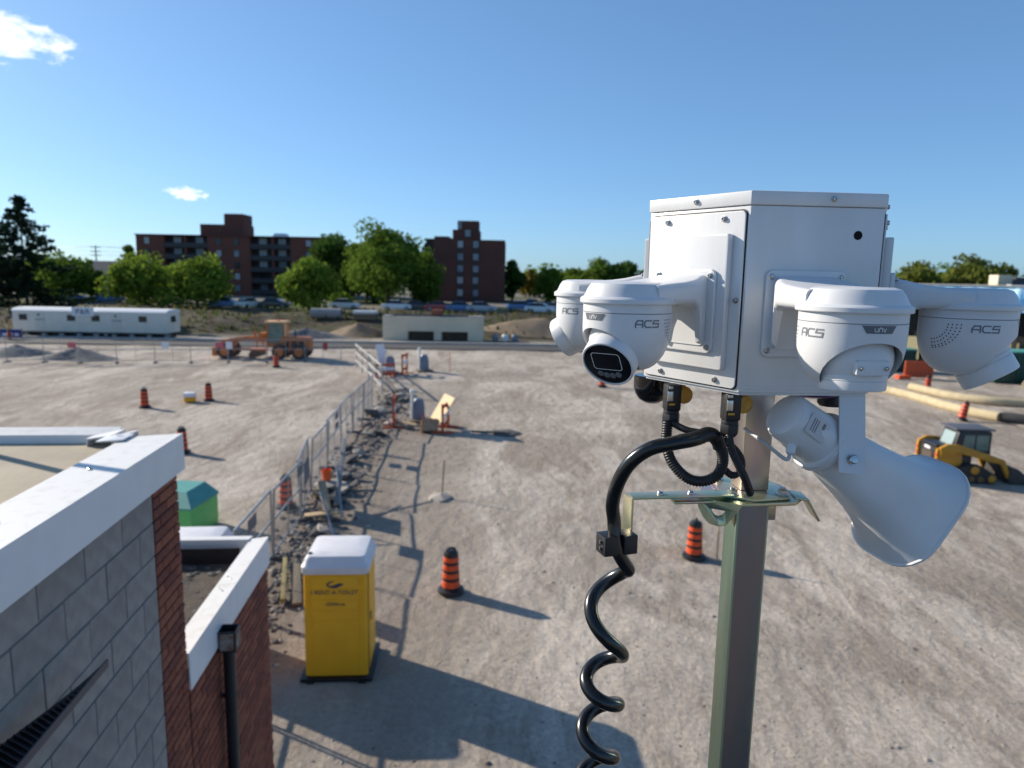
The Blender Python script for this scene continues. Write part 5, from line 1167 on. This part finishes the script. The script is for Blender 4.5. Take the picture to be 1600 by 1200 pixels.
# ================================================================== FAR BACKGROUND
def windows(parent, spots, w_, h_, y, mts, rn_):
    for x, z in spots:
        b = MB(); b.box((x, y-.02, z), (w_+.2, .08, h_+.2)); f_ = b.build('window', DARKREC, parent); b = MB(); b.box((x, y-.07, z), (w_, .04, h_)); b.build('pane', rn_.choice(mts), f_)
rn = random.Random(17); FZ = [3.3, 5.7, 8.05, 10.4, 12.75]
ap = thing('apartment_block', 'long dark red brick apartment block with balcony recesses and roof tower', 'building', (-78.7, 150, 0))
b = MB(); b.box((19.75, 9.6, 7.0), (39.5, 16, 13.4)); b.build('recess_wall', DARKREC, ap, smooth=0)
for x0, x1 in ((0, 5.8), (14.8, 23.7), (32.1, 39.5)):
    b = MB(); b.box(((x0+x1)/2, 4, 7.15), (x1-x0, 8.0, 13.9)); b.build('brick_bay', APT, ap, smooth=0)
for x_ in (10.2, 28.4):
    b = MB(); b.box((x_, .9, 7.0), (.45, 1.7, 13.6)); b.build('divider', APT, ap, smooth=0)
for x0, x1 in ((5.8, 14.8), (23.7, 32.1)):
    for z in FZ:
        b = MB(); b.box(((x0+x1)/2, .8, z-1.25), (x1-x0, 1.6, .18)); b.build('balcony_slab', DARKREC, ap); b = MB(); b.box(((x0+x1)/2, .06, z-.72), (x1-x0-.1, .06, .85)); b.build('balcony_rail', mat('dark_balustrade', (.035, .034, .036), rough=.5), ap)
    windows(ap, [(x, z+.1) for z in FZ for x in (x0+2.2, x1-2.2)], 1.6, 1.6, 1.6, [WINB, CURT, GLASSD, WINB], rn)
windows(ap, [(2.3, z) for z in FZ]+[(17.2, z) for z in FZ]+[(20.9, z) for z in FZ]+[(35.9, z) for z in FZ], 1.0, 1.25, 0, [WINB, WINB, GLASSD, CURT], rn)
b = MB(); b.box((19.75, 8.5, 13.98), (39.9, 17.4, .22)); b.build('parapet', APT2, ap)
b = MB(); b.box((16.8, 6, 15.2), (9.2, 6, 2.6)); b.build('roof_house', APT2, ap); b = MB(); b.box((19.4, 5.5, 16.3), (4.1, 5.6, 4.9)); b.build('roof_tower', APT2, ap, bevel=.3)
b = MB(); b.box((28.0, 7, 14.5), (3.2, 3, 1.0), taper=(.7, .7)); b.build('roof_unit', SIGNW, ap)
a2 = thing('apartment_tower', 'dark brown brick apartment block with two window columns and stepped roof', 'building', (-17.5, 140, 0))
b = MB(); b.box((.9, 8.5, 7.3), (1.8, 12, 13.2)); b.build('side_wall', DARKREC, a2, smooth=0); b = MB(); b.box((8.65, 8, 7.5), (13.9, 16, 12.4)); b.build('wall', APT2, a2, smooth=0)
b = MB(); b.box((3.2, 7, 13.9), (2.8, 12, .8)); b.build('parapet', APT2, a2); b = MB(); b.box((7.9, 6, 14.6), (5.2, 8, 2.2)); b.build('roof_house', APT2, a2); b = MB(); b.box((8.3, 5, 16.6), (4.1, 5, 1.7)); b.build('roof_tower', APT2, a2)
b = MB(); b.box((6.6, 2.45, 16.6), (.8, .1, 1.4)); b.build('roof_glazing', WINB, a2)
for x_ in (7.0, 10.0):
    b = MB(); b.box((x_, -.02, 7.5), (1.3, .08, 12.0)); b.build('window_strip', mat('brown_spandrel', (.07, .045, .038), rough=.8), a2)
windows(a2, [(x, z) for x in (7.0, 10.0) for z in (12.8, 10.4, 8.1, 5.9, 3.5)]+[(8.4, 14.9)], 1.05, 1.25, -.05, [WINB, CURT, WINB, CURT, WINB], rn)
b = MB()
for k in range(5): b.box((-.15, 3+k*2.4, 7), (.4, 1.2, 12))
b.build('balcony_stack', DARKREC, a2)

LM = [leaf_mat('leaf_mid', (.080, .145, .022), (.165, .240, .040)), leaf_mat('leaf_light', (.125, .205, .026), (.215, .290, .046)), leaf_mat('leaf_dark', (.042, .090, .020), (.088, .150, .032)),
      leaf_mat('leaf_yellow', (.22, .17, .03), (.14, .13, .03)), leaf_mat('leaf_spruce', (.012, .028, .018), (.028, .048, .028)), leaf_mat('leaf_olive', (.105, .135, .026), (.185, .205, .046))]
def leaf_cloud(pts, size, rg, outward=None):
    n = len(pts); nrm = rg.normal(size=(n, 3))
    if outward is not None: nrm = nrm*.75+outward
    nrm /= np.linalg.norm(nrm, axis=1)[:, None]; t = np.cross(nrm, rg.normal(size=(n, 3))); t /= np.linalg.norm(t, axis=1)[:, None]; q = np.cross(nrm, t)
    s_ = (size*rg.uniform(.6, 1.35, n))[:, None]; t = t*s_; q = q*s_*.62
    v = np.stack([pts-t, pts+q*.9, pts+t, pts-q*.9], 1).reshape(-1, 3); f = np.arange(4*n).reshape(-1, 4); return v, f
def np_mesh(name, v, f, mt):
    me = bpy.data.meshes.new(name); n = len(f); me.vertices.add(len(v)); me.vertices.foreach_set('co', v.astype(np.float32).ravel()); me.loops.add(4*n); me.loops.foreach_set('vertex_index', f.astype(np.int32).ravel())
    me.polygons.add(n); me.polygons.foreach_set('loop_start', np.arange(0, 4*n, 4, dtype=np.int32)); me.update(calc_edges=True); me.validate(); me.materials.append(mt); return me
def crown_points(rg, H_, W_, n, base=.16, nclump=34, shape=1.0):
    cs = []; ce = H_*(base+1)/2; hz = H_*(1-base)/2
    for _ in range(nclump):
        d = rg.normal(size=3); d /= np.linalg.norm(d); k = rg.uniform(.35, .88)
        p = d*k*np.array([W_/2, W_/2, hz]); tpr = 1-.35*shape*max(0, p[2]/hz); p[:2] *= tpr; cs.append((p+[0, 0, ce], rg.uniform(.14, .24)*W_))
    pts = []; out = []
    for i in range(n):
        c, r_ = cs[rg.integers(len(cs))]; d = rg.normal(size=3); d /= np.linalg.norm(d); pts.append(c+d*r_*rg.uniform(.55, 1.08)*np.array([1, 1, .8])); out.append(d)
    return np.array(pts), np.array(out)
def tree(name, label, x, y, H_, W_, mt, seed, n=2600, size=.36, base=.14, z=None):
    rg = np.random.default_rng(seed); zz = gz(x, y) if z is None else z
    t = thing(name, label, 'tree', (x, y, zz), 0, 'trees beyond the site')
    b = MB(); b.tube([(0, 0, -.3), (.05, 0, H_*.18), (.0, .1, H_*.45), (.1, 0, H_*.8)], [H_*.022+.08, H_*.018+.06, H_*.012+.04, .03], 8)
    for k in range(6):
        a = k*1.05+seed; h0 = H_*(.2+.08*k); b.tube([(0, 0, h0), (math.cos(a)*W_*.2, math.sin(a)*W_*.2, h0+H_*.12), (math.cos(a)*W_*.36, math.sin(a)*W_*.36, h0+H_*.2)], [.09, .06, .025], 6)
    b.build('trunk', BARK, t)
    p, o_ = crown_points(rg, H_, W_, n, base); v, f = leaf_cloud(p, size, rg, o_); cr = bpy.data.objects.new('crown', np_mesh('crown', v, f, mt)); COL.objects.link(cr); cr.parent = t
    return t
def spruce(name, label, x, y, H_, W_, seed):
    rg = np.random.default_rng(seed); t = thing(name, label, 'tree', (x, y, gz(x, y)), 0, 'trees beyond the site'); b = MB(); b.tube([(0, 0, -.3), (0, 0, H_*.97)], [.22, .03], 8); pts = []
    for k in range(130):
        h = H_*(.06+.93*(k/130)**.92); L_ = W_/2*(1-h/H_)**.78*rg.uniform(.65, 1.12)+.15; a = rg.uniform(0, 6.28); tip = np.array([math.cos(a)*L_, math.sin(a)*L_, h-L_*.22+L_*.10]); root = np.array([0, 0, h])
        b.tube([tuple(root), tuple((root+tip)/2+[0, 0, -.12*L_]), tuple(tip)], [.035, .022, .008], 4)
        m_ = int(10+L_*9)
        for i in range(m_):
            s_ = rg.uniform(.15, 1.03); pp = root+(tip-root)*s_+np.array([0, 0, -.35*L_*s_*(1-s_)]); pts.append(pp+rg.normal(size=3)*[.16, .16, .10]*(1.25-s_*.5)-[0, 0, .12])
    b.build('trunk', BARK, t); pts = np.array(pts); v, f = leaf_cloud(pts, .30, rg); cr = bpy.data.objects.new('crown', np_mesh('crown', v, f, LM[4])); COL.objects.link(cr); cr.parent = t
spruce('spruce_tree', 'tall dark spruce tree at the left edge above the trailer', -62.8, 92, 14.2, 15.0, 5)
spruce('spruce_tree', 'second dark spruce mostly outside the left edge', -69.5, 95, 12.0, 10, 6)
TR = [('deciduous_tree', 'mid green tree just right of the tall spruce', -70.3, 112, 7.6, 9.0, 0), ('deciduous_tree', 'round light green tree in front of the left end of the long apartments', -54.5, 104, 7.3, 9.2, 1),
      ('deciduous_tree', 'round light green tree touching its twin, right of the pair before the apartments', -45.2, 102, 7.4, 10.2, 1), ('deciduous_tree', 'light green tree before the right end of the long apartments', -27.9, 97, 7.8, 7.4, 1),
      ('deciduous_tree', 'dark green tree behind the light one at the apartments end', -32.2, 128, 12.5, 12, 2), ('deciduous_tree', 'tallest leafy tree, left of the brown apartment tower', -19.7, 112, 13.8, 11.5, 0),
      ('deciduous_tree', 'narrow dark tree squeezed against the brown apartment tower', -17.4, 125, 10, 5.8, 2), ('deciduous_tree', 'dark tree filling the gap between the two apartment buildings', -27.8, 135, 11.5, 9, 2),
      ('deciduous_tree', 'narrow dark conical tree right of the brown apartment tower', -.3, 150, 8.9, 4.4, 2), ('deciduous_tree', 'small yellow leaved tree right of the apartment tower', 3.9, 175, 7.2, 6, 3),
      ('deciduous_tree', 'round green tree next to the yellow one', 7.8, 150, 7.4, 7, 0), ('deciduous_tree', 'green tree above the far left camera', 13.6, 155, 8.0, 7, 0), ('deciduous_tree', 'taller green tree behind the front left camera', 17.6, 150, 9.2, 8.6, 0),
      ('deciduous_tree', 'green tree partly hidden by the white box edge', 23.2, 150, 9.0, 8.6, 2), ('deciduous_tree', 'green tree hidden mostly behind the white box', 29.5, 150, 9.0, 8.6, 0),
      ('deciduous_tree', 'olive green tree right of the white box above the blue building', 58.6, 105, 10.4, 8.6, 5), ('deciduous_tree', 'large olive tree above the rightmost camera', 67.6, 105, 11.2, 10.8, 5),
      ('deciduous_tree', 'smaller green tree between the two olive trees', 67.0, 114, 9.6, 8, 0), ('deciduous_tree', 'low green tree at the right edge of the picture', 77.8, 110, 8.6, 6, 1), ('deciduous_tree', 'dark tree just behind the right edge of the white box', 59.0, 118, 9.4, 6, 2),
      ('deciduous_tree', 'dark low tree behind the right hand olive tree', 75.2, 116, 8.4, 9, 2), ('deciduous_tree', 'small tree peeking over the left apartment roof corner', -83.0, 155, 10.0, 5.5, 0),
      ('deciduous_tree', 'small slim green tree left of the round light pair', -72.5, 124, 5.6, 3.6, 2), ('deciduous_tree', 'hazy tree beside the utility pole', -92, 150, 7.0, 6, 0), ('deciduous_tree', 'low tree behind the spruce at far left', -86, 130, 5.6, 9, 2),
      ('deciduous_tree', 'green tree between the tallest tree and the apartment tower', -14.6, 118, 8.6, 6.0, 0),
      ('deciduous_tree', 'low dark tree behind the round light pair, left side', -60.5, 116, 6.0, 9.0, 2), ('deciduous_tree', 'low dark tree behind the round light pair, right side', -50.0, 113, 6.2, 9.0, 2), ('deciduous_tree', 'bushy green tree between spruce and round pair', -77.5, 118, 7.2, 9.5, 0),
      ('deciduous_tree', 'low green tree right of the narrow dark conical tree', 10.8, 162, 6.6, 9, 0), ('deciduous_tree', 'low dark tree behind the parked cars near the cameras', 20.0, 165, 7.2, 9, 2),
      ('shrub', 'small light shrub under the trees left of the apartment tower', -26.0, 108, 2.2, 3.2, 1), ('deciduous_tree', 'green tree behind the tallest leafy tree', -24.0, 122, 11.5, 9.5, 0)]
for i, (nm, lb, x, y, h_, w_, mi) in enumerate(TR): tree(nm, lb, x, y, h_, w_*1.02, LM[mi], 100+i, n=int(1700+h_*w_*34), size=.34 if y < 120 else .40, base=.22 if mi == 5 else .02)
# far wood closing the horizon
rg = np.random.default_rng(9); P_ = []
for k in range(900):
    y = rg.uniform(215, 420); x = rg.uniform(-1.0, 1.15)*y; h_ = rg.uniform(4.5, 9.5); w_ = rg.uniform(6, 11)
    m_ = 26; d = rg.normal(size=(m_, 3)); d /= np.linalg.norm(d, axis=1)[:, None]; P_.append(d*np.array([w_/2, w_/2, h_/2])*rg.uniform(.5, 1, (m_, 1))+[x, y, 1.7+h_/2])
P_ = np.concatenate(P_); v, f = leaf_cloud(P_, 1.3, rg); o = bpy.data.objects.new('distant_woods', np_mesh('distant_woods', v, f, LM[0])); COL.objects.link(o); stuff(o); o['label'] = 'distant belt of trees along the horizon'; o['category'] = 'woods'

# parked cars beyond the bank
def car_meshes():
    res = {}
    b = MB(); b.loft([[Vector((x, y*w_, z)) for y, z in ((-.86, z0), (-.90, (z0+z1)/2), (-.84, z1), (.84, z1), (.90, (z0+z1)/2), (.86, z0))] for x, z0, z1, w_ in ((-2.25, .42, .72, .88), (-2.1, .28, .92, .96), (-1.2, .24, .98, 1), (.9, .24, .96, 1), (1.9, .28, .86, .97), (2.22, .38, .66, .86))]); res['b'] = b
    g_ = MB(); g_.loft([[Vector((x, y*w_, z)) for y, z in ((-.80, .93), (-.62, z1), (.62, z1), (.80, .93))] for x, z1, w_ in ((-1.75, .96, .97), (-1.15, 1.42, .97), (-.2, 1.48, .97), (.45, 1.40, .97), (1.15, .96, .97))]); res['g'] = g_
    r_ = MB(); r_.box((-.38, 0, 1.46), (1.35, 1.22, .06)); res['r'] = r_
    return res
CM = car_meshes(); TY = None
def car(x, y, rz, mt, label):
    t = thing('parked_car', label, 'car', (x, y, gz(x, y)), rz, 'cars parked beyond the bank')
    for k, nm, m_ in (('b', 'body', mt), ('g', 'windows', GLASSD), ('r', 'roof', mt)): inst(CM[k].mesh(nm, m_, fix=True), nm, t)
    for sx in (-1.4, 1.35):
        for sy in (-.8, .8): wheel(t, (sx, sy, .32), .32, .2, GALV)
CW_ = mat('white_car_paint', (.75, .75, .75), rough=.3, coat=.5); CB_ = mat('blue_car_paint', (.06, .16, .36), rough=.3, coat=.5); CS_ = mat('silver_car_paint', (.42, .43, .45), rough=.35, coat=.4); CK_ = mat('black_car_paint', (.02, .02, .022), rough=.3, coat=.5); CR_ = mat('red_car_paint', (.35, .03, .03), rough=.3, coat=.5)
for a in ((-69.6, 112, 0, CB_, 'blue car parked right of the spruce above the trailer'), (-62.5, 110, .3, CB_, 'blue car parked above the trailer sign'), (-41.5, 103, 0, CB_, 'blue and white car below the apartments, left of the white car'), (-38.2, 103, 1.2, CW_, 'white car seen end on below the apartments'),
          (-34.6, 103.5, 0, CK_, 'dark car below the apartments right of the white one'), (-17.0, 104, .2, CW_, 'white car behind the beige concrete unit, left one'), (-13.9, 104.5, 0, CK_, 'dark car behind the beige concrete unit'), (-10.8, 104, .1, CR_, 'red car behind the beige concrete unit'),
          (-7.6, 104, 0, CB_, 'blue car in front of the apartment tower'), (-4.6, 103.5, 0, CS_, 'silver car at the right foot of the apartment tower'), (1.2, 109, .2, CB_, 'blue car right of the apartment tower, nearer row'), (3.9, 104, -.2, CW_, 'white car in the nearer row left of the cameras'),
          (6.8, 108, 0, CS_, 'silver car close to the far left camera'), (3.4, 119, 0, CB_, 'blue car in the back row right of the tower'), (8.5, 120, 0, CW_, 'white car in the back row near the yellow tree'), (11.5, 113, 0, CK_, 'dark car in the back row by the far left camera'), (-24.5, 104, 0, CW_, 'white car under the trees left of the concrete unit')): car(*a)
# houses and utility pole on the left skyline
def house(x, y, w_, h_, label):
    t = thing('house', label, 'house', (x, y, gz(x, y))); b = MB(); b.box((0, 0, h_/2), (w_, 7, h_)); b.build('wall', HOUSE, t, smooth=0); b = MB(); b.loft([[Vector((xx, yy, zz)) for yy, zz in ((-4, h_), (4, h_), (0, h_+2.6))] for xx in (-w_/2-.4, w_/2+.4)]); b.build('roof', ROOFSH, t, smooth=0)
    for xx in (-w_/4, w_/4): b = MB(); b.box((xx, -3.53, h_*.6), (1.2, .08, 1.2)); b.build('window', GLASSD, t)
house(-82, 146, 8, 4.0, 'grey house with dark roof left of the apartments'); house(-102, 160, 9, 3.6, 'low grey house near the utility pole'); house(16.0, 170, 10, 3.2, 'low house behind the parked cars right of the tower')
up = thing('utility_pole', 'wooden utility pole with crossarms on the left skyline', 'utility pole', (-98.8, 170, 1.5))
b = MB(); b.tube([(0, 0, 0), (0, 0, 10.6)], [.2, .13], 10); b.build('pole', BARK, up)
for z in (10.2, 9.2, 8.3):
    b = MB(); b.box((0, 0, z), (2.4, .14, .14)); b.build('crossarm', BARK, up)
for k, (z, dx) in enumerate(((10.35, -1.0), (10.35, 1.0), (9.35, -.9), (8.45, .9))):
    b = MB(); b.tube(spline([(-150, 195, z+1.4), (-124, 182, z+.6), (-98.8+dx, 170, z+1.5), (-75, 168, z+.4), (-52, 166, z+1.2)], 6), .022, 4); tag(b.build('power_line', BLACKRUB), 'thin power line on the left skyline, %s from the top of the pole' % ORD[k], 'power line', 'power lines')
